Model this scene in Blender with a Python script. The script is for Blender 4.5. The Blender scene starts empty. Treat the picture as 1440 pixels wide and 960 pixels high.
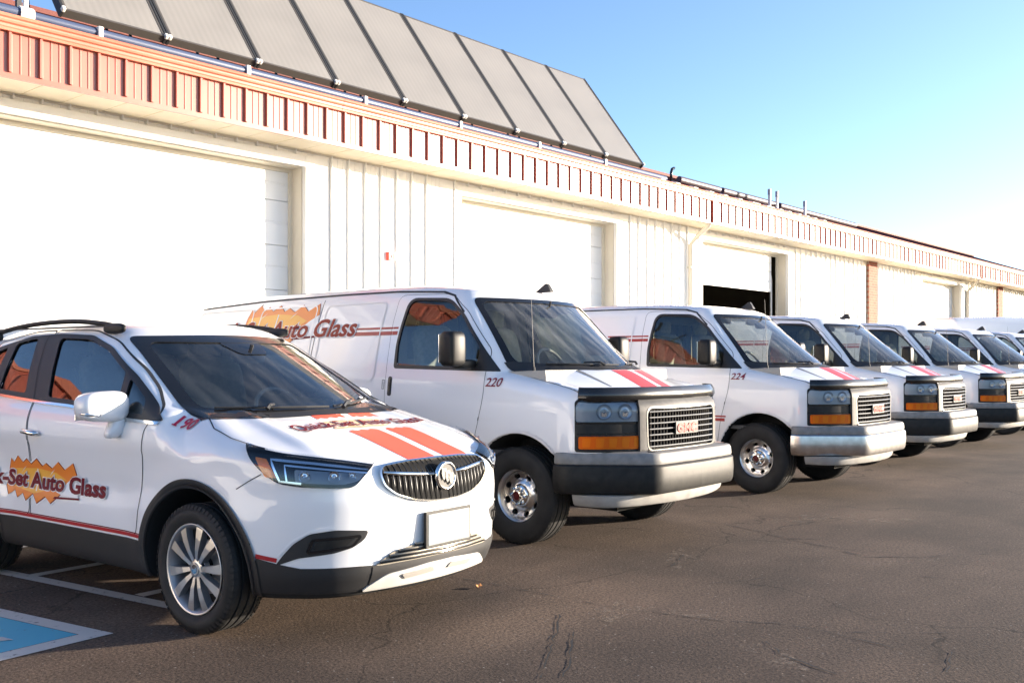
import bpy, bmesh, math, random
import numpy as np
from mathutils import Vector, Matrix
from mathutils.geometry import delaunay_2d_cdt
R = math.radians
rng = random.Random(7)
SC = bpy.context.scene
COL = SC.collection

# ------------------------------------------------------------------ camera
cam_d = bpy.data.cameras.new('camera'); cam = bpy.data.objects.new('camera', cam_d); COL.objects.link(cam)
AZ = math.atan((1933 - 720) / 1400.0)              # angle between the view axis and the wall
cam.location = (0, 0, 1.46)
cam.rotation_euler = (R(90), 0, AZ - R(90) + 0.0)
cam_d.sensor_width = 36; cam_d.lens = 35; cam_d.shift_y = 27 / 1440
cam_d.clip_start = .05; cam_d.clip_end = 3000
SC.camera = cam

# ------------------------------------------------------------------ light
SUN_OFF, SUN_EL = R(36.5), R(7.6)                    # off the wall direction (+X, towards -Y)
w = bpy.data.worlds.new('World'); SC.world = w; w.use_nodes = True
nt = w.node_tree; nt.nodes.clear()
wo = nt.nodes.new('ShaderNodeOutputWorld'); bg = nt.nodes.new('ShaderNodeBackground'); sky = nt.nodes.new('ShaderNodeTexSky')
sky.sky_type = 'NISHITA'; sky.sun_disc = False
sky.sun_elevation = SUN_EL
sky.sun_rotation = R(90) + SUN_OFF                 # clockwise from +Y
sky.air_density = .68; sky.dust_density = 2.7; sky.ozone_density = 1.8; sky.altitude = 1500
bg.inputs['Strength'].default_value = .142
nt.links.new(sky.outputs[0], bg.inputs[0]); nt.links.new(bg.outputs[0], wo.inputs[0])
sd = bpy.data.lights.new('sun', 'SUN'); sun = bpy.data.objects.new('sun', sd); COL.objects.link(sun)
sd.energy = 5.0; sd.angle = R(.53); sd.color = (1, .86, .70)
sdir = Vector((math.cos(SUN_OFF) * math.cos(SUN_EL), -math.sin(SUN_OFF) * math.cos(SUN_EL), math.sin(SUN_EL)))
sun.rotation_euler = sdir.to_track_quat('Z', 'Y').to_euler()
sun.location = sdir * 60
SC.view_settings.view_transform = 'Standard'; SC.view_settings.look = 'None'
SC.view_settings.exposure = 1.8; SC.view_settings.gamma = 1.0; SC.view_settings.use_curve_mapping = False
SC.render.engine = 'CYCLES'
SC.cycles.max_bounces = 8; SC.cycles.transparent_max_bounces = 12

# ------------------------------------------------------------------ materials
MATS = {}
def mat(name, col=(.5, .5, .5), rough=.5, metal=0., coat=0., spec=.5, emis=None):
    if name in MATS: return MATS[name]
    m = bpy.data.materials.new(name); m.use_nodes = True; MATS[name] = m
    b = m.node_tree.nodes['Principled BSDF']
    b.inputs['Base Color'].default_value = (*col, 1); b.inputs['Roughness'].default_value = rough
    b.inputs['Metallic'].default_value = metal; b.inputs['Coat Weight'].default_value = coat
    b.inputs['Coat Roughness'].default_value = .03; b.inputs['Specular IOR Level'].default_value = spec
    return m
def N(m, t): return m.node_tree.nodes.new(t)
def L(m, a, b): m.node_tree.links.new(a, b)
def bsdf(m): return m.node_tree.nodes['Principled BSDF']
def noise_col(m, scale, c0, c1, p0=.3, p1=.7, detail=6, coord='Object', rough=None, bump=0., bscale=None, stretch=None):
    """mottled base colour between two real-world colours, with optional fine relief"""
    tc = N(m, 'ShaderNodeTexCoord'); src = tc.outputs[coord]
    if stretch:
        mp = N(m, 'ShaderNodeMapping'); mp.inputs['Scale'].default_value = stretch; L(m, src, mp.inputs[0]); src = mp.outputs[0]
    n = N(m, 'ShaderNodeTexNoise'); n.inputs['Scale'].default_value = scale; n.inputs['Detail'].default_value = detail
    L(m, src, n.inputs['Vector'])
    cr = N(m, 'ShaderNodeValToRGB'); cr.color_ramp.elements[0].position = p0; cr.color_ramp.elements[1].position = p1
    cr.color_ramp.elements[0].color = (*c0, 1); cr.color_ramp.elements[1].color = (*c1, 1)
    L(m, n.outputs[0], cr.inputs[0]); L(m, cr.outputs[0], bsdf(m).inputs['Base Color'])
    if bump:
        n2 = N(m, 'ShaderNodeTexNoise'); n2.inputs['Scale'].default_value = bscale or scale * 4; n2.inputs['Detail'].default_value = 4
        L(m, src, n2.inputs['Vector'])
        bp = N(m, 'ShaderNodeBump'); bp.inputs['Strength'].default_value = bump; bp.inputs['Distance'].default_value = .01
        L(m, n2.outputs[0], bp.inputs['Height']); L(m, bp.outputs[0], bsdf(m).inputs['Normal'])
    return m

M_PAINT = mat('white_car_paint', (.80, .80, .80), .38, coat=1.0)
def paint_inside(m, col=(.48, .47, .42)):
    """the inside of a body panel is grey trim"""
    g = N(m, 'ShaderNodeNewGeometry'); mx = N(m, 'ShaderNodeMixShader'); d = N(m, 'ShaderNodeBsdfDiffuse')
    d.inputs[0].default_value = (*col, 1)
    out = m.node_tree.nodes['Material Output']
    L(m, g.outputs['Backfacing'], mx.inputs[0]); L(m, bsdf(m).outputs[0], mx.inputs[1]); L(m, d.outputs[0], mx.inputs[2]); L(m, mx.outputs[0], out.inputs[0])
paint_inside(M_PAINT)
M_VANP = mat('van_white_paint', (.74, .74, .75), .40, coat=.9)
# a thin film of road dust, heavier low down on the panels
def dusty(m, c0, c1):
    tc = N(m, 'ShaderNodeTexCoord'); n = N(m, 'ShaderNodeTexNoise'); n.inputs['Scale'].default_value = 2.2; n.inputs['Detail'].default_value = 8
    sx = N(m, 'ShaderNodeSeparateXYZ'); L(m, tc.outputs['Object'], sx.inputs[0]); L(m, tc.outputs['Object'], n.inputs['Vector'])
    mr = N(m, 'ShaderNodeMapRange'); mr.inputs[1].default_value = 1.0; mr.inputs[2].default_value = .3; L(m, sx.outputs[2], mr.inputs[0])
    mu = N(m, 'ShaderNodeMath'); mu.operation = 'MULTIPLY'; L(m, mr.outputs[0], mu.inputs[0]); L(m, n.outputs[0], mu.inputs[1])
    mx = N(m, 'ShaderNodeMix'); mx.data_type = 'RGBA'; mx.inputs[6].default_value = (*c0, 1); mx.inputs[7].default_value = (*c1, 1)
    L(m, mu.outputs[0], mx.inputs[0]); L(m, mx.outputs[2], bsdf(m).inputs['Base Color'])
    ad = N(m, 'ShaderNodeMath'); ad.operation = 'MULTIPLY_ADD'; ad.inputs[1].default_value = .4; ad.inputs[2].default_value = .36
    L(m, mu.outputs[0], ad.inputs[0]); L(m, ad.outputs[0], bsdf(m).inputs['Roughness'])
dusty(M_VANP, (.82, .815, .815), (.58, .54, .50)); paint_inside(M_VANP)
def glass_mat(name, tint, ior=1.5, streak=0.):
    m = bpy.data.materials.new(name); m.use_nodes = True; MATS[name] = m
    nt = m.node_tree; nt.nodes.clear()
    o = nt.nodes.new('ShaderNodeOutputMaterial'); t = nt.nodes.new('ShaderNodeBsdfTransparent'); g = nt.nodes.new('ShaderNodeBsdfGlossy')
    t.inputs[0].default_value = (*tint, 1); g.inputs['Roughness'].default_value = .0; g.inputs[0].default_value = (1, 1, 1, 1)
    f = nt.nodes.new('ShaderNodeFresnel'); f.inputs[0].default_value = ior; mx = nt.nodes.new('ShaderNodeMixShader')
    nt.links.new(f.outputs[0], mx.inputs[0]); nt.links.new(t.outputs[0], mx.inputs[1]); nt.links.new(g.outputs[0], mx.inputs[2])
    last = mx.outputs[0]
    if streak:      # pale scattering film, brightening the glass in place of soft streaked reflections
        tc = nt.nodes.new('ShaderNodeTexCoord'); mp = nt.nodes.new('ShaderNodeMapping'); mp.inputs['Rotation'].default_value = (0, .5, .5); mp.inputs['Scale'].default_value = (7, 1.2, 1.2)
        n = nt.nodes.new('ShaderNodeTexNoise'); n.inputs['Scale'].default_value = 2.0; n.inputs['Detail'].default_value = 6
        nt.links.new(tc.outputs['Object'], mp.inputs[0]); nt.links.new(mp.outputs[0], n.inputs['Vector'])
        mr = nt.nodes.new('ShaderNodeMapRange'); mr.inputs[1].default_value = .42; mr.inputs[2].default_value = .74; mr.inputs[3].default_value = streak * .10; mr.inputs[4].default_value = streak
        nt.links.new(n.outputs[0], mr.inputs[0])
        d = nt.nodes.new('ShaderNodeBsdfDiffuse'); d.inputs[0].default_value = (.7, .7, .68, 1)
        m2 = nt.nodes.new('ShaderNodeMixShader'); nt.links.new(mr.outputs[0], m2.inputs[0]); nt.links.new(last, m2.inputs[1]); nt.links.new(d.outputs[0], m2.inputs[2]); last = m2.outputs[0]
    nt.links.new(last, o.inputs[0])
    return m
M_WS = glass_mat('windshield_glass', (.92, .97, .94), 1.7, .045)
M_WSV = glass_mat('van_windshield_glass', (.92, .97, .94), 1.7, .14)
M_TINTV = glass_mat('van_side_glass', (.50, .54, .50), 1.7)
M_TINT = glass_mat('tinted_side_glass', (.28, .31, .31), 1.75)
M_LENS = glass_mat('clear_lamp_lens', (.93, .95, .97), 1.45)
M_BLACK = mat('black_plastic', (.018, .018, .019), .55)
M_GLOSSK = mat('gloss_black', (.012, .012, .013), .12)
M_RUBBER = noise_col(mat('tyre_rubber', (.02, .02, .02), .75), 9, (.009, .009, .009), (.020, .019, .018), bump=.15, bscale=120)
M_LINER = mat('wheel_liner', (.012, .012, .012), .9)
M_CHROME = mat('chrome', (.82, .82, .80), .12, metal=1)
M_BAR = mat('grille_bar_metal', (.20, .195, .185), .34, metal=.8)
M_SLAT = mat('dark_chrome', (.13, .13, .13), .4, metal=.9)
M_BOWL = mat('lamp_bowl_metal', (.38, .40, .44), .32, metal=.7)
M_MIRR = mat('mirror_black', (.009, .0085, .008), .5, spec=.3)
M_PIT = mat('grille_black', (.006, .006, .006), .8, spec=.15)
M_CHROMED = noise_col(mat('worn_chrome', (.7, .7, .68), .28, metal=1), 14, (.62, .60, .57), (.80, .79, .77))
M_ALU = mat('machined_alloy', (.62, .60, .57), .32, metal=.9)
M_ALUD = mat('grey_alloy', (.32, .32, .33), .45, metal=.7)
M_SILVER = noise_col(mat('silver_plastic', (.2, .2, .2), .55, metal=.1, spec=.3), 20, (.060, .058, .056), (.085, .082, .078))
M_GREYP = noise_col(mat('grey_bumper_plastic', (.20, .20, .20), .55), 16, (.17, .166, .158), (.25, .24, .225), bump=.08, bscale=200)
M_DARKP = noise_col(mat('charcoal_plastic', (.03, .03, .03), .5), 16, (.011, .011, .011), (.022, .021, .019), bump=.08, bscale=200)
bsdf(M_DARKP).inputs['Specular IOR Level'].default_value = .28
M_TANP = noise_col(mat('pale_valance_plastic', (.36, .35, .33), .6), 10, (.30, .29, .27), (.40, .385, .36))
M_SKID = noise_col(mat('silver_skid', (.60, .58, .54), .45, metal=.2), 12, (.55, .53, .49), (.64, .62, .58))
M_AMBER = mat('amber_lens', (1.0, .36, .025), .3, coat=.6)
M_AMBERD = mat('amber_reflector', (.95, .25, .018), .3, coat=.6)
M_REFL = mat('lamp_reflector', (.80, .82, .85), .10, metal=1)
M_LAMPIN = mat('lamp_housing', (.30, .32, .35), .42, metal=.3)
M_LAMPHAZE = mat('hazed_lamp', (.52, .52, .51), .5)
M_SKIDD = mat('skid_shade_silver', (.36, .34, .31), .5, metal=.2)
M_RED = mat('vinyl_red', (.72, .075, .045), .35)
M_ORG = mat('vinyl_orange_red', (.86, .105, .045), .35)
M_STRIPE = mat('vinyl_brick_red', (.36, .030, .028), .35)
M_HOODR = mat('vinyl_rose_red', (.70, .075, .065), .35)
M_MAROON = mat('vinyl_maroon', (.15, .004, .012), .6, spec=.25)
M_LORG = mat('vinyl_orange', (.80, .22, .025), .35)
M_LYEL = mat('vinyl_amber_yellow', (.86, .42, .055), .35)
M_WHITE = mat('vinyl_white', (.82, .82, .82), .35)
M_SEAT = noise_col(mat('seat_fabric', (.24, .245, .21), .9), 30, (.50, .505, .43), (.60, .60, .51))
M_SEATG = noise_col(mat('pale_seat_fabric', (.35, .35, .3), .9), 30, (.30, .30, .25), (.42, .41, .35))
M_DASH = mat('dash_plastic', (.07, .07, .07), .7)
M_DASHG = mat('dash_grey', (.36, .345, .31), .7)
M_PALETRIM = mat('pale_trim', (.55, .54, .47), .7)
M_PLATE = mat('plate_white', (.22, .23, .225), .5)
M_SEAM = mat('panel_gap', (.03, .03, .032), .9)

# building
M_SIDING = noise_col(mat('cream_siding', (.80, .785, .74), .42), .9, (.775, .76, .715), (.815, .80, .76))
M_TRIM = noise_col(mat('cream_trim', (.66, .60, .48), .5), 1.3, (.61, .555, .44), (.70, .64, .525))
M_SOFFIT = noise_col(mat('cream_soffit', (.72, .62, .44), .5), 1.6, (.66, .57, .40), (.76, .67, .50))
M_GDOOR = noise_col(mat('white_garage_door', (.80, .80, .78), .45), 1.2, (.77, .77, .75), (.82, .82, .80))
M_FASCIA = noise_col(mat('red_fascia_metal', (.40, .11, .07), .36), 1.1, (.36, .09, .055), (.44, .13, .085))
bsdf(M_FASCIA).inputs['Coat Weight'].default_value = .35; bsdf(M_FASCIA).inputs['Coat Roughness'].default_value = .3
M_ROOF = noise_col(mat('brown_roof_metal', (.16, .055, .045), .7, spec=.2), .8, (.13, .043, .036), (.19, .07, .057))
M_GUTTER = noise_col(mat('copper_red_gutter', (.50, .17, .10), .34), 1.5, (.46, .145, .085), (.55, .20, .125))
bsdf(M_GUTTER).inputs['Coat Weight'].default_value = .4; bsdf(M_GUTTER).inputs['Coat Roughness'].default_value = .25
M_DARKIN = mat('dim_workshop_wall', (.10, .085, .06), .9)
M_BRICK = mat('red_brick', (.42, .15, .09), .85)
def brickmat(m):
    tc = N(m, 'ShaderNodeTexCoord'); mp = N(m, 'ShaderNodeMapping'); mp.inputs['Rotation'].default_value = (R(90), 0, 0)
    b = N(m, 'ShaderNodeTexBrick'); b.inputs['Scale'].default_value = 1.0; b.inputs['Brick Width'].default_value = .215; b.inputs['Row Height'].default_value = .075
    b.inputs['Mortar Size'].default_value = .006; b.inputs['Color1'].default_value = (.23, .060, .032, 1); b.inputs['Color2'].default_value = (.31, .095, .052, 1); b.inputs['Mortar'].default_value = (.26, .19, .15, 1)
    L(m, tc.outputs['Object'], mp.inputs[0]); L(m, mp.outputs[0], b.inputs['Vector']); L(m, b.outputs[0], bsdf(m).inputs['Base Color'])
    bp = N(m, 'ShaderNodeBump'); bp.inputs['Strength'].default_value = .6; bp.inputs['Distance'].default_value = .01; bp.invert = True
    L(m, b.outputs['Fac'], bp.inputs['Height']); L(m, bp.outputs[0], bsdf(m).inputs['Normal'])
brickmat(M_BRICK)
M_GLAZE = mat('collector_glazing', (.36, .33, .29), .5, coat=.25)
def glaze(m):
    tc = N(m, 'ShaderNodeTexCoord'); wv = N(m, 'ShaderNodeTexWave'); wv.inputs['Scale'].default_value = 3.3; wv.inputs['Distortion'].default_value = .15; wv.inputs['Detail'].default_value = 2
    n = N(m, 'ShaderNodeTexNoise'); n.inputs['Scale'].default_value = 1.4; n.inputs['Detail'].default_value = 5
    L(m, tc.outputs['Object'], wv.inputs['Vector']); L(m, tc.outputs['Object'], n.inputs['Vector'])
    a = N(m, 'ShaderNodeMath'); a.operation = 'MULTIPLY_ADD'; a.inputs[1].default_value = .22; L(m, wv.outputs['Fac'], a.inputs[0]); L(m, n.outputs[0], a.inputs[2])
    cr = N(m, 'ShaderNodeValToRGB'); cr.color_ramp.elements[0].position = .3; cr.color_ramp.elements[1].position = 1.05
    cr.color_ramp.elements[0].color = (.165, .157, .145, 1); cr.color_ramp.elements[1].color = (.225, .213, .195, 1)
    L(m, a.outputs[0], cr.inputs[0]); L(m, cr.outputs[0], bsdf(m).inputs['Base Color'])
glaze(M_GLAZE); bsdf(M_GLAZE).inputs['Coat Roughness'].default_value = .3
M_FRAME = mat('anodised_frame', (.10, .09, .08), .5, metal=.4)
M_FRAMEK = mat('dark_frame', (.02, .02, .02), .5)
M_BLUEP = mat('blue_black_pipe', (.05, .07, .13), .45)
M_DPIPE = mat('dark_pipe_wrap', (.055, .04, .05), .5)
M_CLAMP = mat('white_clamp', (.75, .72, .66), .5)

def asphalt():
    m = mat('asphalt', (.06, .06, .06), .92, spec=.25)
    tc = N(m, 'ShaderNodeTexCoord'); o = tc.outputs['Object']
    n1 = N(m, 'ShaderNodeTexNoise'); n1.inputs['Scale'].default_value = .45; n1.inputs['Detail'].default_value = 9; n1.inputs['Roughness'].default_value = .62
    n2 = N(m, 'ShaderNodeTexNoise'); n2.inputs['Scale'].default_value = 52; n2.inputs['Detail'].default_value = 5; n2.inputs['Roughness'].default_value = .85
    vo = N(m, 'ShaderNodeTexVoronoi'); vo.inputs['Scale'].default_value = 70
    mp = N(m, 'ShaderNodeMapping'); mp.inputs['Scale'].default_value = (.35, 1.3, 1); mp.inputs['Rotation'].default_value = (0, 0, R(-14)); L(m, o, mp.inputs[0])
    n3 = N(m, 'ShaderNodeTexNoise'); n3.inputs['Scale'].default_value = 1.1; n3.inputs['Detail'].default_value = 7; L(m, mp.outputs[0], n3.inputs['Vector'])
    for n in (n1, n2, vo): L(m, o, n.inputs['Vector'])
    c1 = N(m, 'ShaderNodeValToRGB'); c1.color_ramp.elements[0].position = .40; c1.color_ramp.elements[1].position = .62
    c1.color_ramp.elements[0].color = (.058, .0415, .0315, 1); c1.color_ramp.elements[1].color = (.104, .074, .0555, 1); L(m, n1.outputs[0], c1.inputs[0])
    c3 = N(m, 'ShaderNodeValToRGB'); c3.color_ramp.elements[0].position = .36; c3.color_ramp.elements[1].position = .62
    c3.color_ramp.elements[0].color = (.77, .77, .78, 1); c3.color_ramp.elements[1].color = (1.06, 1.045, 1.02, 1); L(m, n3.outputs[0], c3.inputs[0])
    c2 = N(m, 'ShaderNodeValToRGB'); c2.color_ramp.elements[0].position = .34; c2.color_ramp.elements[1].position = .66
    c2.color_ramp.elements[0].color = (.22, .22, .22, 1); c2.color_ramp.elements[1].color = (2.1, 2.04, 1.95, 1); L(m, n2.outputs[0], c2.inputs[0])
    a = N(m, 'ShaderNodeMix'); a.data_type = 'RGBA'; a.blend_type = 'MULTIPLY'; a.inputs[0].default_value = 1; L(m, c1.outputs[0], a.inputs[6]); L(m, c2.outputs[0], a.inputs[7])
    b = N(m, 'ShaderNodeMix'); b.data_type = 'RGBA'; b.blend_type = 'MULTIPLY'; b.inputs[0].default_value = 1; L(m, a.outputs[2], b.inputs[6]); L(m, c3.outputs[0], b.inputs[7])
    # pale stones in the binder
    v2 = N(m, 'ShaderNodeTexVoronoi'); v2.inputs['Scale'].default_value = 26; L(m, o, v2.inputs['Vector'])
    lt = N(m, 'ShaderNodeMath'); lt.operation = 'LESS_THAN'; lt.inputs[1].default_value = .13; L(m, v2.outputs['Distance'], lt.inputs[0])
    sp = N(m, 'ShaderNodeSeparateXYZ'); L(m, v2.outputs['Color'], sp.inputs[0])
    gt = N(m, 'ShaderNodeMath'); gt.operation = 'GREATER_THAN'; gt.inputs[1].default_value = .80; L(m, sp.outputs[0], gt.inputs[0])
    an = N(m, 'ShaderNodeMath'); an.operation = 'MULTIPLY'; L(m, lt.outputs[0], an.inputs[0]); L(m, gt.outputs[0], an.inputs[1])
    f = N(m, 'ShaderNodeMix'); f.data_type = 'RGBA'; L(m, an.outputs[0], f.inputs[0]); L(m, b.outputs[2], f.inputs[6]); f.inputs[7].default_value = (.24, .21, .18, 1)
    # hairline cracking: warped cell edges, broken up by noise
    nd = N(m, 'ShaderNodeTexNoise'); nd.inputs['Scale'].default_value = 1.7; nd.inputs['Detail'].default_value = 8; L(m, o, nd.inputs['Vector'])
    va = N(m, 'ShaderNodeMix'); va.data_type = 'RGBA'; va.blend_type = 'LINEAR_LIGHT'; va.inputs[0].default_value = .30; L(m, o, va.inputs[6]); L(m, nd.outputs['Color'], va.inputs[7])
    ve = N(m, 'ShaderNodeTexVoronoi'); ve.feature = 'DISTANCE_TO_EDGE'; ve.inputs['Scale'].default_value = .42; L(m, va.outputs[2], ve.inputs['Vector'])
    mr = N(m, 'ShaderNodeMapRange'); mr.inputs[1].default_value = .0012; mr.inputs[2].default_value = .0038; mr.inputs[3].default_value = .30; mr.inputs[4].default_value = 1.; L(m, ve.outputs['Distance'], mr.inputs[0])
    mg = N(m, 'ShaderNodeMath'); mg.operation = 'MULTIPLY_ADD'; mg.inputs[1].default_value = 2.4; mg.inputs[2].default_value = -.65; L(m, n3.outputs[0], mg.inputs[0])
    mm = N(m, 'ShaderNodeMath'); mm.operation = 'MAXIMUM'; mm.use_clamp = True; L(m, mr.outputs[0], mm.inputs[0]); L(m, mg.outputs[0], mm.inputs[1])
    fk = N(m, 'ShaderNodeMix'); fk.data_type = 'RGBA'; fk.blend_type = 'MULTIPLY'; fk.inputs[0].default_value = 1; L(m, f.outputs[2], fk.inputs[6]); L(m, mm.outputs[0], fk.inputs[7])
    L(m, fk.outputs[2], bsdf(m).inputs['Base Color'])
    ad = N(m, 'ShaderNodeMath'); ad.operation = 'ADD'; L(m, n2.outputs[0], ad.inputs[0]); L(m, vo.outputs['Distance'], ad.inputs[1])
    bp = N(m, 'ShaderNodeBump'); bp.inputs['Strength'].default_value = .30; bp.inputs['Distance'].default_value = .003; L(m, ad.outputs[0], bp.inputs['Height']); L(m, bp.outputs[0], bsdf(m).inputs['Normal'])
    return m
M_ASPH = asphalt()
def worn_paint(name, col, under=(.07, .065, .06), p=.36):
    m = mat(name, col, .7)
    tc = N(m, 'ShaderNodeTexCoord'); n = N(m, 'ShaderNodeTexNoise'); n.inputs['Scale'].default_value = 14; n.inputs['Detail'].default_value = 10; n.inputs['Roughness'].default_value = .75
    L(m, tc.outputs['Object'], n.inputs['Vector'])
    cr = N(m, 'ShaderNodeValToRGB'); cr.color_ramp.elements[0].position = p; cr.color_ramp.elements[1].position = p + .06
    cr.color_ramp.elements[0].color = (*under, 1); cr.color_ramp.elements[1].color = (*col, 1); L(m, n.outputs[0], cr.inputs[0]); L(m, cr.outputs[0], bsdf(m).inputs['Base Color'])
    return m
M_LINE = worn_paint('worn_white_line', (.50, .48, .45))
M_BLUEPAINT = worn_paint('worn_blue_paint', (.06, .36, .50), p=.33)
M_CRACK = mat('crack_filler', (.016, .015, .015), .8)

# ------------------------------------------------------------------ mesh helpers
class MB:
    def __init__(s): s.v = []; s.f = []
    def add(s, v, f):
        o = len(s.v); s.v += [tuple(map(float, p)) for p in v]; s.f += [tuple(i + o for i in q) for q in f]; return s
    def box(s, x0, x1, y0, y1, z0, z1):
        v = [(x, y, z) for z in (z0, z1) for y in (y0, y1) for x in (x0, x1)]
        return s.add(v, [(0, 2, 3, 1), (4, 5, 7, 6), (0, 1, 5, 4), (2, 6, 7, 3), (0, 4, 6, 2), (1, 3, 7, 5)])
    def quad(s, a, b, c, d): return s.add([a, b, c, d], [(0, 1, 2, 3)])
    def tube(s, pts, r, n=10, cap=True):
        pts = [Vector(p) for p in pts]; rings = []
        up = None
        for i, p in enumerate(pts):
            t = (pts[min(i + 1, len(pts) - 1)] - pts[max(i - 1, 0)]).normalized()
            if up is None: up = Vector((0, 0, 1)) if abs(t.z) < .9 else Vector((1, 0, 0))
            a = t.cross(up).normalized(); b = a.cross(t).normalized(); up = b
            rr = r[i] if isinstance(r, (list, tuple)) else r
            rings.append([p + (a * math.cos(k * 2 * math.pi / n) + b * math.sin(k * 2 * math.pi / n)) * rr for k in range(n)])
        v = [q for g in rings for q in g]; f = []
        for i in range(len(pts) - 1):
            for k in range(n):
                f.append((i * n + k, i * n + (k + 1) % n, (i + 1) * n + (k + 1) % n, (i + 1) * n + k))
        if cap: f += [tuple(range(n))[::-1], tuple(range((len(pts) - 1) * n, len(pts) * n))]
        return s.add(v, [tuple(q) for q in f])
    def lathe(s, prof, n=48, axis='x'):
        """prof: (radius, along) pairs revolved about the x axis"""
        v = []; f = []
        for r_, a in prof:
            for k in range(n):
                t = 2 * math.pi * k / n; v.append((a, r_ * math.sin(t), r_ * math.cos(t)))
        for i in range(len(prof) - 1):
            for k in range(n):
                f.append((i * n + k, i * n + (k + 1) % n, (i + 1) * n + (k + 1) % n, (i + 1) * n + k))
        return s.add(v, f)
    def prism(s, poly, z0, z1, T=None):
        """2-D polygon extruded between two levels; T maps (u, v, w) to 3-D"""
        T = T or (lambda u, v, w_: (u, v, w_)); n = len(poly)
        v = [T(a, b, z0) for a, b in poly] + [T(a, b, z1) for a, b in poly]
        f = [tuple(range(n))[::-1], tuple(range(n, 2 * n))] + [(i, (i + 1) % n, n + (i + 1) % n, n + i) for i in range(n)]
        return s.add(v, f)
    def mesh(s, name, material, smooth=False, recalc=True, angle=None):
        me = bpy.data.meshes.new(name); me.from_pydata(s.v, [], s.f)
        if recalc:
            bm = bmesh.new(); bm.from_mesh(me); bmesh.ops.recalc_face_normals(bm, faces=bm.faces); bm.to_mesh(me); bm.free()
        if material: me.materials.append(material)
        if smooth:
            me.shade_smooth()
            if angle is not None: me.set_sharp_from_angle(angle=R(angle))
        return me
    def obj(s, name, material, parent=None, smooth=False, recalc=True, angle=None, loc=None, bevel=0.):
        o = bpy.data.objects.new(name, s.mesh(name, material, smooth, recalc, angle)); COL.objects.link(o)
        if parent: o.parent = parent
        if loc: o.location = loc
        if bevel:
            md = o.modifiers.new('bevel', 'BEVEL'); md.width = bevel; md.segments = 2; md.limit_method = 'ANGLE'; md.angle_limit = R(40)
        return o
def empty(name, loc=(0, 0, 0), rz=0.):
    o = bpy.data.objects.new(name, None); COL.objects.link(o); o.location = loc; o.rotation_euler = (0, 0, rz); o.empty_display_size = .3; return o
def tag(o, label=None, cat=None, group=None, kind=None):
    if label: o['label'] = label
    if cat: o['category'] = cat
    if group: o['group'] = group
    if kind: o['kind'] = kind
    return o
def inst(name, me, parent=None, loc=(0, 0, 0), rot=(0, 0, 0)):
    o = bpy.data.objects.new(name, me); COL.objects.link(o); o.location = loc; o.rotation_euler = rot
    if parent: o.parent = parent
    return o
KIDS = {}
def copy_tree(o, parent=None):
    c = o.copy(); COL.objects.link(c)
    if parent: c.parent = parent
    for ch in list(o.children): copy_tree(ch, c)
    return c

# ------------------------------------------------------------------ the parking lot
g = MB(); g.quad((-900, -900, 0), (900, -900, 0), (900, 900, 0), (-900, 900, 0))
lot = tag(g.obj('parking_lot', M_ASPH, recalc=False), 'brown-grey cracked asphalt parking lot', kind='structure')
def sheet(name, polys, m, z, label=None):
    b = MB()
    for p in polys: b.add([(x, y, 0) for x, y in p], [tuple(range(len(p)))])
    o = b.obj(name, m, recalc=True, loc=(0, 0, z))
    for p in o.data.polygons:
        if p.normal.z < 0: p.flip()
    return tag(o, label, kind='structure')
def line2(a, b, wd):
    a = Vector(a); b = Vector(b); d = (b - a).normalized(); n = Vector((-d.y, d.x)) * wd / 2
    return [tuple(a + n), tuple(b + n), tuple(b - n), tuple(a - n)]
# accessible bay: blue square with white border; beside it a hatched access aisle
U = Vector((-.17, .985)).normalized(); V = Vector((-1, -.09)).normalized(); P0 = Vector((2.63, 5.10))
def bayp(u, v): q = P0 + U * u + V * v; return (q.x, q.y)
sheet('accessible_bay_border', [[bayp(0, 0), bayp(1.25, 0), bayp(1.25, .11), bayp(0, .11)], [bayp(0, .11), bayp(.13, .11), bayp(.13, 1.5), bayp(0, 1.5)],
                                [bayp(1.13, .11), bayp(1.25, .11), bayp(1.25, 1.5), bayp(1.13, 1.5)], [bayp(.13, 1.39), bayp(1.13, 1.39), bayp(1.13, 1.5), bayp(.13, 1.5)]], M_LINE, .004, 'white border of the blue accessible bay')
sheet('accessible_bay_paint', [[bayp(.135, .115), bayp(1.125, .115), bayp(1.125, 1.385), bayp(.135, 1.385)]], M_BLUEPAINT, .004, 'blue painted square of the accessible bay')
sheet('accessible_bay_symbol', [[bayp(.30, .36), bayp(.40, .36), bayp(.56, .56), bayp(.80, .56), bayp(.80, .66), bayp(.50, .66)], [bayp(.86, .55), bayp(.98, .55), bayp(.98, .68), bayp(.86, .68)],
                                [bayp(.25, .60), bayp(.33, .60), bayp(.30, .85), bayp(.5, 1.05), bayp(.45, 1.13), bayp(.22, .90)]], M_LINE, .008, 'white wheelchair symbol in the blue bay')
aisle = [line2((2.73, 8.3), (3.19, 5.12), .10)]
for k in range(4):
    q = Vector((3.155, 5.80)) + U * (1.10 * k - 0.0); aisle.append(line2(q, q + Vector((1.45, .12)), .095))
q = Vector((2.73, 8.3)) + Vector((1.5, .12)); aisle.append(line2(q, q - U * 2.1, .10))
for k, p in enumerate(aisle): sheet('aisle_marking', [p], M_LINE, .004 + .0006 * k)

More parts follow.
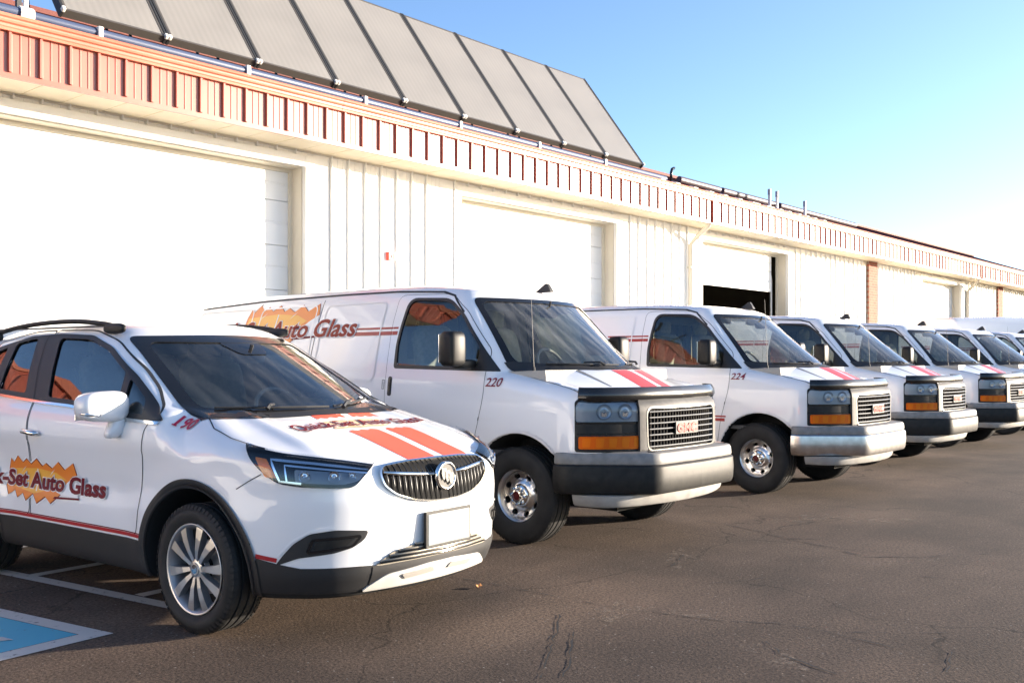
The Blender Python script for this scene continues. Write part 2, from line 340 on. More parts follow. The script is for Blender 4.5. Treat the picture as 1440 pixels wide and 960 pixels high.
# tan grit washed into shallow hollows
def grit(x, y, rx, ry, a, seed):
    r_ = random.Random(seed); n = 26; p = []
    for k in range(n):
        t = 2 * math.pi * k / n; q = 1 + r_.uniform(-.35, .35); u, v = rx * q * math.cos(t), ry * q * math.sin(t); p.append((x + u * math.cos(a) - v * math.sin(a), y + u * math.sin(a) + v * math.cos(a)))
    return p
M_GRIT = mat('tan_grit', (.30, .23, .17), .95)
def gritmat(m):
    tc = N(m, 'ShaderNodeTexCoord'); n = N(m, 'ShaderNodeTexNoise'); n.inputs['Scale'].default_value = 9; n.inputs['Detail'].default_value = 10; n.inputs['Roughness'].default_value = .8
    L(m, tc.outputs['Object'], n.inputs['Vector']); mr = N(m, 'ShaderNodeMapRange'); mr.inputs[1].default_value = .50; mr.inputs[2].default_value = .68; mr.inputs[4].default_value = .75
    L(m, n.outputs[0], mr.inputs[0]); t = N(m, 'ShaderNodeBsdfTransparent'); mx = N(m, 'ShaderNodeMixShader'); L(m, mr.outputs[0], mx.inputs[0]); L(m, t.outputs[0], mx.inputs[1]); L(m, bsdf(m).outputs[0], mx.inputs[2])
    L(m, mx.outputs[0], m.node_tree.nodes['Material Output'].inputs[0])
gritmat(M_GRIT)
for i, (x, y, rx, ry, a) in enumerate([(9.1, 3.4, .35, .12, -.5), (8.9, 3.9, .55, .16, -.4), (4.75, 3.35, .22, .10, .4), (4.55, 2.25, .30, .09, .9), (5.0, 3.0, .55, .07, -1.3), (7.3, 2.6, .45, .07, -.5), (4.05, 2.75, .07, .04, 0), (2.9, 3.0, .30, .12, .6), (12, 2.5, .8, .2, -.3), (6.4, 3.9, .4, .1, .5)]):
    sheet('grit_patch', [grit(x, y, rx, ry, a, i)], M_GRIT, .0022)
# cracks in the asphalt: ragged sunken lines
CRACKS = [([(4.82, 4.71), (4.84, 4.32), (4.84, 3.9), (4.84, 3.46), (4.93, 3.1), (4.98, 2.78), (5.15, 2.52), (5.16, 2.24), (5.11, 1.95), (5.07, 1.74)], .007), ([(4.53, 3.56), (4.19, 3.32), (3.81, 3.07), (3.49, 2.87)], .007),
    ([(4.34, 3.31), (4.05, 3.11), (3.79, 2.92), (3.57, 2.8)], .008), ([(4.78, 2.39), (4.62, 2.23), (4.53, 2.03), (4.47, 1.81)], .008), ([(5.22, 1.61), (4.98, 1.54), (4.73, 1.51)], .007),
    ([(8.01, 4.62), (7.86, 4.05), (7.64, 3.62), (7.51, 3.2), (7.31, 2.87)], .010), ([(7.31, 2.87), (7.61, 2.53), (8.1, 2.17)], .009), ([(7.63, 3.68), (7.91, 3.31)], .009), ([(5.79, 3.29), (6.07, 3.13), (6.25, 3.09)], .007),
    ([(6.9, 2.34), (7.01, 2.01)], .011), ([(6.5, 3.93), (5.99, 3.74)], .006), ([(4.08, 4.08), (4.22, 4.04)], .008), ([(5.16, 2.24), (5.38, 1.94), (5.62, 1.68)], .006), ([(5.59, 4.57), (4.81, 4.35)], .004)]
def crack(pts, wd, seed):
    r_ = random.Random(seed); out = []
    for (x0, y0), (x1, y1) in zip(pts[:-1], pts[1:]):
        n = max(2, int(math.hypot(x1 - x0, y1 - y0) / .06))
        for i in range(n): t = i / n; out.append(Vector((x0 + (x1 - x0) * t + r_.uniform(-.010, .010), y0 + (y1 - y0) * t + r_.uniform(-.010, .010))))
    b = MB(); L_ = []
    for i, p in enumerate(out):
        d = (out[min(i + 1, len(out) - 1)] - out[max(i - 1, 0)]).normalized(); n_ = Vector((-d.y, d.x)); h_ = wd * .9 * r_.uniform(.2, 1.1) * (1 if r_.random() > .22 else .08)
        L_.append((p + n_ * h_, p - n_ * h_))
    v = [(q.x, q.y, 0) for a in L_ for q in a]; b.add(v, [(2 * i, 2 * i + 1, 2 * i + 3, 2 * i + 2) for i in range(len(L_) - 1)])
    o = b.obj('pavement_crack', M_CRACK, recalc=False, loc=(0, 0, .003))
    for p in o.data.polygons:
        if p.normal.z < 0: p.flip()
    return tag(o, kind='structure')
for i, (pts, wd) in enumerate(CRACKS): crack(pts, wd, i)

# ------------------------------------------------------------------ the workshop building (wall face at y = WY, fascia at y = FY)
WY, FY, Z0, Z1 = 10.93, 10.28, 4.30, 4.88            # wall, fascia, soffit height, gutter top
XL, XR = 2.75, 62.0
PITCH = .3048
bld = tag(empty('workshop_building', (8, WY, 0)), 'long cream metal-sided workshop with red fascia band and white garage doors', 'building')
OFF = Vector((-8, -WY, 0))
def bpart(mb, name, m, **k): return mb.obj(name, m, bld, loc=OFF, **k)
DOORS = [(3.3, 8.34, 4.08), (11.37, 15.65, 4.08), (18.85, 23.0, 4.08), (32.59, 36.64, 4.08)]
PILL = [(27.95, 28.58), (40.79, 41.44)]
TR = .15
# siding: one panel per rib, shared mesh; every panel is flat pan + rib + two pencil lines
def siding_profile():
    return [(0, -.004), (.010, -.036), (.026, -.036), (.038, -.004), (.038, 0), (.13, 0), (.135, -.004), (.142, -.004), (.147, 0), (.22, 0), (.225, -.004), (.232, -.004), (.237, 0), (PITCH - .003, 0), (PITCH - .003, -.004)]
def panel_mesh(name, prof, z0, z1, m, flip=1):
    b = MB(); n = len(prof)
    b.v = [(x, y * flip, z0) for x, y in prof] + [(x, y * flip, z1) for x, y in prof]
    b.f = [(i, i + 1, n + i + 1, n + i) for i in range(n - 1)]
    b.f = [f for f in b.f]
    return b.mesh(name, m, recalc=False)
full = panel_mesh('siding_panel', siding_profile(), 0.0, Z0, M_SIDING)
head = panel_mesh('siding_header', siding_profile(), 4.08 + TR, Z0, M_SIDING)
def blocked(x0, x1):
    for a, b, h in DOORS:
        if x1 > a - TR - .02 and x0 < b + TR + .02: return 'door'
    for a, b in PILL:
        if x1 > a and x0 < b: return 'pillar'
    return None
rest = MB()
k0 = math.ceil((XL - 8.46) / PITCH)
x = 8.46 + k0 * PITCH
prof = siding_profile()
while x < XR:
    bl = blocked(x, x + PITCH)
    if 2.0 < x < 46.0:
        if bl == 'door':
            # pieces beside the opening are trimmed to it
            seg = None
            for a, b, h in DOORS:
                if x < a - TR - .02 < x + PITCH: seg = (x, a - TR)
                if x < b + TR + .02 < x + PITCH: seg = (b + TR, x + PITCH)
            if seg and seg[1] - seg[0] > .02:
                b_ = MB(); b_.box(seg[0], seg[1] - .002, WY, WY + .05, 0, Z0); bpart(b_, 'siding_panel', M_SIDING)
                o0, o1 = (seg[1] + .002, x + PITCH - .002) if seg[0] == x else (x + .002, seg[0] - .002)
                bpart(MB().box(o0, o1, WY, WY + .05, 4.08 + TR + .002, Z0), 'siding_header', M_SIDING)
            else: inst('siding_header', head, bld, OFF + Vector((x, WY, 0)))
        elif bl is None or bl == 'pillar': inst('siding_panel', full, bld, OFF + Vector((x, WY, 0)))
    else:
        z_ = 4.08 + TR if bl == 'door' else 0.0
        n = len(prof)
        rest.add([(x + u, WY + v, z_) for u, v in prof] + [(x + u, WY + v, Z0) for u, v in prof], [(i, i + 1, n + i + 1, n + i) for i in range(n - 1)])
    x += PITCH
tag(bpart(rest, 'siding', M_SIDING, recalc=False), kind='stuff')
# backing wall with the door openings left free
b = MB(); xs = XL
for a, c, h in DOORS:
    b.box(xs, a, WY + .06, WY + .30, 0, Z0); b.box(a, c, WY + .06, WY + .30, h, Z0); xs = c
b.box(xs, XR, WY + .06, WY + .30, 0, Z0); bpart(b, 'wall_core', M_TRIM)
# frames round the openings: trim on the face, reveal going in
for a, c, h in DOORS:
    b = MB()
    b.box(a - TR, a, WY - .022, WY + .06, 0, h + TR); b.box(c, c + TR, WY - .022, WY + .06, 0, h + TR); b.box(a, c, WY - .020, WY + .06, h, h + TR)
    bpart(b, 'door_trim', M_SIDING, bevel=.004)
    b = MB(); b.box(a - .01, a + .012, WY + .06, WY + .31, 0, h); b.box(c - .012, c + .01, WY + .06, WY + .31, 0, h); b.box(a + .012, c - .012, WY + .06, WY + .31, h - .012, h + .01)
    bpart(b, 'door_reveal', M_TRIM)
    b = MB(); b.box(a + .012, a + .06, WY + .262, WY + .30, 0, h - .012); b.box(c - .06, c - .012, WY + .262, WY + .30, 0, h - .012); b.box(a + .06, c - .06, WY + .262, WY + .30, h - .06, h - .012)
    bpart(b, 'door_stop', M_TRIM)
# sectional doors
def section_mesh(wd, hgt):
    b = MB(); q = [(0, .004), (.004, .0), (hgt * .5 - .02, 0), (hgt * .5 - .012, .006), (hgt * .5 + .012, .006), (hgt * .5 + .02, 0), (hgt - .016, 0), (hgt - .008, .006)]
    v = [(0, y, z) for z, y in q] + [(wd, y, z) for z, y in q]; n = len(q)
    b.add(v, [(i, n + i, n + i + 1, i + 1) for i in range(n - 1)])
    b.box(0, wd, .010, .05, 0, hgt - .004)
    return b
for di, (a, c, h) in enumerate(DOORS):
    d = empty('garage_door'); d.parent = bld; d.location = OFF
    S = .605
    if di != 2:
        z = 0
        while z < h - .02:
            hh = min(S, h - z)
            section_mesh(c - a - .02, hh).obj('door_section', M_GDOOR, d, loc=(a + .01, WY + .30, z), recalc=False); z += S
    else:
        d['label'] = 'garage door rolled most of the way up'
        z = 3.15
        for hh in (.5, .42):
            if z >= h - .05: break
            section_mesh(c - a - .30, min(hh, h - z)).obj('door_section', M_GDOOR, d, loc=(a + .03, WY + .31, z), recalc=False); z += hh
        # curved track with the last section bending back into the ceiling
        tr = MB()
        for xx in (a + .05, c - .10):
            pts = [(xx, WY + .40, 0), (xx, WY + .40, 3.45)] + [(xx, WY + .40 + .5 * (1 - math.cos(t)), 3.45 + .5 * math.sin(t)) for t in [i * math.pi / 16 for i in range(1, 9)]] + [(xx, WY + 4.2, 3.95)]
            tr.tube(pts, .028, 6)
        tr.obj('door_track', M_CLAMP, d)
        b = MB(); q = [(.5 * (1 - math.cos(t)), .5 * math.sin(t)) for t in [i * math.pi / 20 for i in range(0, 11)]]
        v = [(a + .03, WY + .33 + y, 3.55 + z_) for y, z_ in q] + [(c - .27, WY + .33 + y, 3.55 + z_) for y, z_ in q]; n = len(q)
        b.add(v, [(i, n + i, n + i + 1, i + 1) for i in range(n - 1)]); b.obj('bending_section', M_GDOOR, d, recalc=False)
        # the room behind
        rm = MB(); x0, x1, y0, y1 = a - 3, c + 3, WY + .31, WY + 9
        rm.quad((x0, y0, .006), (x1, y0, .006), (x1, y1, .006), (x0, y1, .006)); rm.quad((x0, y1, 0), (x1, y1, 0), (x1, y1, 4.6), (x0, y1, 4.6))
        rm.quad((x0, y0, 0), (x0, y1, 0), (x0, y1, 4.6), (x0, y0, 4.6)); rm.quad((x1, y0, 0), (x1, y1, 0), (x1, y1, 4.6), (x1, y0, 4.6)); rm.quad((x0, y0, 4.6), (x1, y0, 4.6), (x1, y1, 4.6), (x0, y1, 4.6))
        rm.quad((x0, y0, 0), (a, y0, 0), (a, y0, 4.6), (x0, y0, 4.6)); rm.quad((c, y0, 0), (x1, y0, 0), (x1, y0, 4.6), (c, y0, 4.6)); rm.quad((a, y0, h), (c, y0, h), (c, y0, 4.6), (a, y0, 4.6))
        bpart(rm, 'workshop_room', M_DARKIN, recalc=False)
        b = MB(); b.tube([(c - .25, WY + 1.6, 0), (c - .25, WY + 1.6, 2.72)], .03, 8); bpart(b, 'indoor_post', M_CLAMP)
# brick piers
for a, c in PILL:
    b = MB(); b.box(0, c - a, -.10, .06, 0, Z0 - .002); o = b.obj('brick_pier', M_BRICK, bld, loc=OFF + Vector((a, WY, 0)))
    b = MB(); b.box(a - .17, a - .004, WY - .03, WY - .0, 0, Z0 - .01); bpart(b, 'pier_flashing', M_TRIM)
# soffit: panels .91 m wide
x = XL; sof = None; far = MB()
def soffit_mesh(): return MB().box(.004, .909, 0, WY - FY - .045, Z0 - .012, Z0).box(0, .004, 0, WY - FY - .045, Z0 - .004, Z0).box(.44, .47, 0, WY - FY - .045, Z0 - .017, Z0 - .012)
sm = soffit_mesh().mesh('soffit_panel', M_SOFFIT)
while x < XR:
    if 1.5 < x < 46: inst('soffit_panel', sm, bld, OFF + Vector((x, FY + .03, 0)))
    else: far.box(x + .004, x + .91, FY + .03, WY - .015, Z0 - .012, Z0)
    x += .9144
tag(bpart(far, 'soffit', M_SOFFIT), kind='stuff')
bpart(MB().box(XL, XR, FY - .004, FY + .03, Z0 - .025, Z0 + .03), 'fascia_lip', M_FASCIA)
bpart(MB().box(XL, XR, WY - .03, WY - .002, Z0 - .03, Z0 - .013), 'soffit_moulding', M_TRIM)
# fascia: one ribbed red panel per foot
fp = [(0, -.004), (.006, -.032), (.030, -.032), (.042, -.004), (.05, 0), (.118, 0), (.123, -.006), (.135, -.006), (.140, 0), (.205, 0), (.210, -.006), (.222, -.006), (.227, 0), (PITCH, 0)]
fm = panel_mesh('fascia_panel', fp, Z0 + .03, Z1 - .13, M_FASCIA)
x = 4.197 + PITCH * math.ceil((XL - 4.197) / PITCH); far = MB(); n = len(fp)
JOINTS = (18.2, 36.75)
while x < XR:
    if 2.2 < x < 46: inst('fascia_panel', fm, bld, OFF + Vector((x, FY, 0)))
    else: far.add([(x + u, FY + v, Z0 + .03) for u, v in fp] + [(x + u, FY + v, Z1 - .13) for u, v in fp], [(i, i + 1, n + i + 1, n + i) for i in range(n - 1)])
    x += PITCH
tag(bpart(far, 'fascia', M_FASCIA, recalc=False), kind='stuff')
bpart(MB().box(XL, XR, FY + .002, FY + .03, Z0 + .03, Z1 - .13), 'fascia_board', M_FASCIA)
# gutter: moulded profile, extruded
gp = [(.0, Z1 - .15), (-.052, Z1 - .15), (-.058, Z1 - .125), (-.066, Z1 - .115), (-.066, Z1 - .09), (-.088, Z1 - .078), (-.094, Z1 - .06), (-.094, Z1 - .042), (-.112, Z1 - .030), (-.118, Z1 - .012), (-.112, Z1), (-.095, Z1), (-.09, Z1 - .02), (-.02, Z1 - .10), (.02, Z1 - .10), (.03, Z1 - .02), (.04, Z1 - .02), (.04, Z1 - .15)]
for a, c in ((XL, 8.4), (8.405, JOINTS[0]), (JOINTS[0] + .005, 27.3), (27.305, JOINTS[1]), (JOINTS[1] + .005, XR)):
    b = MB(); n = len(gp)
    b.add([(a, FY + y, z) for y, z in gp] + [(c, FY + y, z) for y, z in gp], [(i, (i + 1) % n, n + (i + 1) % n, n + i) for i in range(n)] + [tuple(range(n))[::-1], tuple(range(n, 2 * n))])
    bpart(b, 'gutter', M_GUTTER)
# roof: standing-seam sheets up to the ridge, then down again
RS = .36
def roofz(y): return Z1 - .03 + RS * (y - FY - .05)
RID = 18.0; rs = MB(); x = XL
rf = MB().quad((XL, FY + .05, roofz(FY + .05)), (XR, FY + .05, roofz(FY + .05)), (XR, RID, roofz(RID)), (XL, RID, roofz(RID))).quad((XL, RID, roofz(RID)), (XR, RID, roofz(RID)), (XR, 26, roofz(10.3)), (XL, 26, roofz(10.3)))
roof = bpart(rf, 'roof', M_ROOF, recalc=False)
b = MB(); x = XL
while x < XR:
    b.add([(x, FY + .06, roofz(FY + .06) + .002), (x + .03, FY + .06, roofz(FY + .06) + .002), (x + .015, FY + .06, roofz(FY + .06) + .03), (x, RID, roofz(RID) + .002), (x + .03, RID, roofz(RID) + .002), (x + .015, RID, roofz(RID) + .03)], [(0, 2, 5, 3), (2, 1, 4, 5), (0, 1, 2)]); x += .41
so = tag(b.obj('roof_seam', M_ROOF, roof), kind='stuff')
b = MB(); b.box(XL, XR, RID - .25, RID + .25, roofz(RID) - .03, roofz(RID) + .06); b.obj('ridge_cap', M_ROOF, roof)
b = MB(); b.box(XL, XL + .2, WY + .3, 25, 0, Z0 + .5).box(XR - .2, XR, WY + .3, 25, 0, Z0 + .5).box(XL, XR, 24.8, 25, 0, Z0); bpart(b, 'end_wall', M_SIDING)
# downspouts
for k, (jx, wx) in enumerate(((JOINTS[0], 18.27), (JOINTS[1], 37.12))):
    t = tag(empty('downspout', (wx, WY, 0)), ('cream downspout bending out under the red fascia between the second and third garage doors', 'cream downspout right of the fourth garage door far along the wall')[k], 'downspout', 'downspouts on the workshop wall')
    o = Vector((-wx, -WY, 0))
    b = MB(); b.tube([(jx, FY + .10, Z0 + .02), (jx + .01, FY + .12, Z0 - .05), (wx + .04, WY - .16, Z0 - .28), (wx, WY - .075, Z0 - .40), (wx, WY - .07, .18), (wx, WY - .16, .05)], .052, 8)
    b.obj('pipe', M_TRIM, t, smooth=True, loc=o, angle=50)
    b = MB(); b.box(jx - .085, jx + .055, FY - .055, FY - .003, Z0 - .006, Z1 - .155); b.obj('leader_box', M_FASCIA, t, loc=o)
    b = MB()
    for z in (.9, 2.2, 3.4): b.box(wx - .062, wx + .062, WY - .125, WY - .02, z, z + .03)
    b.obj('strap', M_TRIM, t, loc=o)
# alarm strobe on the wall
t = tag(empty('alarm_strobe', (9.87, WY, 2.99)), 'small red alarm strobe box on the cream wall between first two garage doors', 'alarm')
MB().box(-.07, .03, -.06, -.0, -.062, .062).obj('housing', M_RED, t, bevel=.008); MB().box(.032, .085, -.075, -.0, -.05, .055).obj('lens', M_WHITE, t, bevel=.01)
MB().box(-.03, -.008, -.066, -.06, -.03, .02).obj('horn_slot', M_GLOSSK, t)
# ------------------------------------------------------------------ on the roof: solar collectors, pipes, blocks
def collector_proto():
    t = empty('solar_collector')
    W_, H_, T_ = 1.19, 2.40, .10
    b = MB(); e = .03
    b.box(0, e, -T_, 0, 0, H_).box(W_ - e, W_, -T_, 0, 0, H_).box(e, W_ - e, -T_, 0, 0, e).box(e, W_ - e, -T_, 0, H_ - e, H_)
    fr = b.obj('frame', M_FRAME, t)
    MB().box(e, W_ - e, -T_ + .005, -.022, e, H_ - e).obj('glazing', M_GLAZE, t)
    for xa in (-.030, W_ + .0015): MB().box(xa, xa + .0285, -T_ - .006, .004, -.01, H_ + .01).obj('side_strip', M_FRAMEK, t)  # dark strips filling the gaps between neighbouring panels
    for xx in (-.012, W_ + .012): MB().box(xx - .020, xx + .020, -.125, -.07, -.02, .035).obj('pipe_union', M_CLAMP, t, bevel=.01)
    for xa in (.12, W_ - .12): MB().box(xa - .02, xa + .02, .01, .05, .2, H_ - .2).obj('back_rail', M_FRAMEK, t); MB().tube([(xa, .05, H_ - .1), (xa, .75, .75)], .02, 6).obj('rear_strut', M_FRAMEK, t)
    return t
TILT = math.atan2(1.92, 1.43)
names = ['solar collector at the left end of the roof row', 'second solar collector from the left in the roof row', 'third solar collector from the left in the roof row', 'fourth solar collector from the left in the roof row', 'middle solar collector of the nine in the roof row',
         'fourth solar collector from the right in the roof row', 'third solar collector from the right in the roof row', 'second solar collector from the right in the roof row', 'solar collector at the right end of the roof row']
c0 = collector_proto()
for k in range(9):
    c = c0 if k == 0 else copy_tree(c0)
    c.location = (4.975 + 1.262 * k, 10.80, 5.20); c.rotation_euler = (-(math.pi / 2 - TILT), 0, 0)
    tag(c, 'tilted grey ' + names[k], 'solar collector', 'solar collectors on the roof edge')
def roof_pipe(pts, r, m, label, clamps=(), group=None):
    t = tag(empty('roof_pipe', pts[0]), label, 'pipe', group); o = -Vector(pts[0])
    MB().tube(pts, r, 10).obj('pipe', m, t, smooth=True, loc=o, angle=50)
    for c in clamps:
        MB().box(c[0] - .028, c[0] + .028, c[1] - r - .02, c[1] + r + .02, roofz(c[1]) - .01, c[2] + r + .012).obj('clamp', M_CLAMP, t, loc=o, bevel=.008)
    return t
ys = 10.62
roof_pipe([(2.9, ys, 5.06), (4.45, ys, 5.06)], .055, M_BLUEP, 'dark blue pipe along the gutter left of the solar collectors', [(xx, ys, 5.06) for xx in (3.1, 3.8)], 'pipes along the roof edge')
roof_pipe([(4.6, ys, 5.06), (16.9, ys, 5.06), (17.05, ys + .1, 5.06), (17.05, ys + .5, 5.2)], .05, M_BLUEP, 'long dark blue pipe running under the solar collectors', [(5.3 + .95 * k, ys, 5.06) for k in range(0, 12, 2)], 'pipes along the roof edge')
roof_pipe([(2.9, 11.5, 5.62), (4.3, 11.5, 5.62), (4.7, 11.5, 5.55)], .05, M_DPIPE, 'upper dark pipe behind the clamps at the far left of the roof', [(3.4, 11.5, 5.62)], 'pipes along the roof edge')
t = tag(empty('pipe_valve', (4.52, ys, 5.06)), 'brass and white valve joint on the roof pipe at far left', 'valve')
MB().tube([(-.07, 0, 0), (.07, 0, 0)], .075, 10).obj('body', M_CLAMP, t); MB().tube([(0, 0, .05), (0, 0, .30)], .03, 8).obj('stem', M_CLAMP, t); MB().box(-.10, .10, -.02, .02, .30, .33).obj('handle', mat('green_handle', (.12, .20, .10), .5), t); MB().box(-.06, .06, -.06, .06, -.20, -.05).obj('foot', M_CLAMP, t)
t = tag(empty('pipe_rack', (4.0, 11.2, 5.2)), 'dark steel rack posts and rails left of the first solar collector', 'rack')
MB().box(.55, .60, -.3, -.25, -.05, 1.5).obj('post', M_FRAMEK, t); MB().box(-.75, -.70, -.3, -.25, -.05, 1.5).obj('post', M_FRAMEK, t)
MB().box(-1.1, .62, -.3, -.26, .62, .68).obj('rail', M_FRAMEK, t); MB().box(-1.1, .62, -.3, -.26, .30, .35).obj('rail', M_FRAMEK, t)
for k, (xa, xb, ya) in enumerate(((18.85, 20.6, 11.5), (20.75, 23.45, 11.5), (23.7, 28.6, 11.5))):
    roof_pipe([(xa, ya, 5.42), (xb, ya, 5.42)], .075, M_DPIPE, ('short dark wrapped pipe on the roof right of the collectors', 'dark wrapped pipe on the roof between the two pale couplings', 'longest dark wrapped pipe on the roof, behind the vent stubs')[k], (), 'wrapped pipes on the roof')
t = tag(empty('roof_vent_elbow', (18.45, 11.45, 5.25)), 'small dark bent vent on the roof just right of the collectors', 'vent')
MB().tube([(0, 0, 0), (0, 0, .26), (.04, 0, .34), (.12, 0, .37)], .032, 8).obj('elbow', M_GLOSSK, t, smooth=True); MB().tube([(0, 0, -.05), (0, 0, .02)], .06, 10).obj('flashing', M_CLAMP, t)
for k, (xx, h_) in enumerate(((22.05, .47), (22.45, .47), (24.0, .42))):
    t = tag(empty('vent_stub', (xx, 10.95, roofz(10.95))), ('left one of the two close pale vent stubs on the roof edge', 'right one of the two close pale vent stubs on the roof edge', 'single pale vent stub on the roof right of the pair')[k], 'vent', 'pale vent stubs on the roof')
    MB().tube([(0, 0, -.02), (0, 0, h_)], .036, 10).obj('pipe', M_CLAMP, t, smooth=True, angle=50); MB().tube([(0, 0, -.02), (0, 0, .05)], .085, 10).obj('boot', M_CLAMP, t); MB().tube([(0, 0, h_ - .12), (0, 0, h_ + .02)], .042, 10).obj('cap', M_ALUD, t)
ORD = 'first second third fourth fifth sixth seventh eighth ninth tenth eleventh twelfth thirteenth fourteenth fifteenth sixteenth'.split()
bmsh = MB().box(-.08, .08, -.06, .06, -.015, .09).mesh('roof_block', M_CLAMP)
xb = [16.7, 17.25, 17.95, 18.6, 19.2, 19.85, 20.5, 20.7, 21.2, 21.4, 21.85, 22.3, 22.85, 23.3, 23.75, 24.3]
for k, xx in enumerate(xb):
    o = inst('roof_block', bmsh, None, (xx, 10.62, roofz(10.62)), (math.atan(RS), 0, 0))
    tag(o, ORD[k] + ' white block on the brown roof edge, counted rightward from the solar collectors', 'block', 'white blocks along the roof edge')

# the taller neighbouring unit off to the left, which the side windows of the crossover and the first van mirror
nb = tag(empty('neighbour_building', (-8, 24, 0)), 'tall cream building with red fascia, seen only mirrored in the left side windows', 'building')
MB().box(-22, 9.5, 0, 14, 0, 6.0).obj('wall', M_SIDING, nb); MB().box(-18, -3.6, -21, -.7, 0, 4.5).obj('added_bounce_wing', M_SIDING, nb); MB().box(-18.3, -3.3, -21.3, -.7, 4.5, 5.3).obj('added_wing_fascia', M_FASCIA, nb); b = MB(); b.box(-22.6, 10.1, -.6, 14.6, 6.0, 7.7).obj('fascia', M_FASCIA, nb)  # side wing added out of view to bounce sunlight onto the shaded vehicle sides
b = MB(); x = -22.4
while x < 10: b.box(x, x + .06, -.66, -.602, 6.02, 7.68); x += .61
tag(b.obj('fascia_rib', M_FASCIA, nb), kind='stuff')
MB().box(-22.7, 10.2, -.75, -.61, 7.55, 7.8).obj('gutter', M_GUTTER, nb)
b = MB(); b.add([(-22.6, -.6, 7.7), (10.1, -.6, 7.7), (10.1, 14.6, 7.7), (-22.6, 14.6, 7.7), (-22.6, 7, 9.2), (10.1, 7, 9.2)], [(0, 1, 5, 4), (2, 3, 4, 5), (0, 4, 3), (1, 2, 5)]); b.obj('roof', M_ROOF, nb)
for xx in (-18, -11, -4, 3): MB().box(xx, xx + 4.2, -.05, -.001, 0, 4.2).obj('garage_door', M_GDOOR, nb)

# ------------------------------------------------------------------ vehicle bodies as smooth implicit surfaces
# vehicle frame: x across, y = 0 at the front axle and growing rearward, z up; the nose points to -y
def curve(pts, smooth=0.0, n=600):
    p = np.array(pts, float); xs = np.linspace(p[0, 0], p[-1, 0], n); ys = np.interp(xs, p[:, 0], p[:, 1])
    if smooth > 0:
        k = max(1, int(smooth / (xs[1] - xs[0]))); ker = np.hanning(2 * k + 3); ker /= ker.sum(); pad = k + 1
        yp = np.concatenate([ys[0] + (ys[0] - ys[1:pad + 1][::-1]), ys, ys[-1] + (ys[-1] - ys[-pad - 1:-1][::-1])])
        ys = np.convolve(yp, ker, 'valid')
    return lambda t: np.interp(t, xs, ys)
def smax(a, b, k):
    h = np.maximum(k - np.abs(a - b), 0) / k
    return np.maximum(a, b) + h * h * k * .25
def smin(a, b, k): return -smax(-a, -b, k)
def sstep(a, b, t):
    u = np.clip((t - a) / (b - a), 0, 1); return u * u * (3 - 2 * u)

class VanBody:
    lo = (0, -1.05, .2); hi = (1.06, 5.22, 2.3); wb = 3.43; R = .387
    wz = staticmethod(curve([(.2, .955), (.5, .985), (.75, 1.0), (1.12, 1.0), (1.38, .972), (1.75, .883), (2.04, .782), (2.2, .72), (2.4, .62)], .12))
    zr = staticmethod(curve([(-2, 1.6), (.5, 2.06), (.85, 2.115), (1.3, 2.155), (2.2, 2.175), (3.8, 2.165), (4.6, 2.12), (5.2, 2.06)], .25))
    yf = staticmethod(curve([(.2, -.93), (.74, -.955), (1.10, -.95), (1.2, -.93), (1.4, -.82)], .05))
    yr = staticmethod(curve([(.2, 5.08), (1.2, 5.12), (1.6, 5.10), (1.9, 5.02), (2.1, 4.88), (2.4, 4.6)], .12))
    def plan(s, x): t = (x - .64) / .10; return .025 * (x / .55) ** 2 + .80 * .10 * np.where(t > 6, t, np.log1p(np.exp(np.minimum(t, 6))))
    def hoodz(s, ax, y):
        yc = -.42 + .58 * (ax / .85) ** 2; k = np.maximum(.48 - .28 * (ax / .85) ** 2, .18); d = yc - y
        d = .5 * (d + np.sqrt(d * d + .004))
        return 1.395 - k * d - .03 * np.clip((ax - .75) / .2, 0, 2) ** 2
    def __call__(s, x, y, z):
        ax = np.abs(x)
        py = 1 - .028 * sstep(.2, -.9, y) - .012 * sstep(3.8, 5.0, y)
        side = (ax - s.wz(z) * py) * .97
        # shallow character crease above the arches
        front = s.yf(z) + s.plan(ax) - y
        hood = (z - s.hoodz(ax, y)) * .94
        rear = y - s.yr(z) + .05 * (ax / .9) ** 4
        low = smax(side, front, .16); low = smax(low, hood, .06); low = smax(low, rear, .10)
        zb = .30 + .44 * sstep(-.30, -.36, y)
        low = smax(low, zb - z, .03)
        tz = np.clip((z - 1.39) / .64, -.3, 1.3)
        ws = (-.34 + .86 * tz + (.66 - .34 * tz) * ax * ax - y) * .62
        roof = (z - s.zr(y) + .035 * (ax / .8) ** 2)
        top = smax(side, roof, .15); top = smax(top, ws, .05); top = smax(top, rear, .10); top = np.maximum(top, 1.0 - z)
        f = smin(low, top, .015)
        for cy in (-.06, s.wb):
            r_ = .485 - np.sqrt((y - cy) ** 2 + (z - .40) ** 2)
            f = smax(f, np.minimum(r_, ax - .56), .018)
        return f
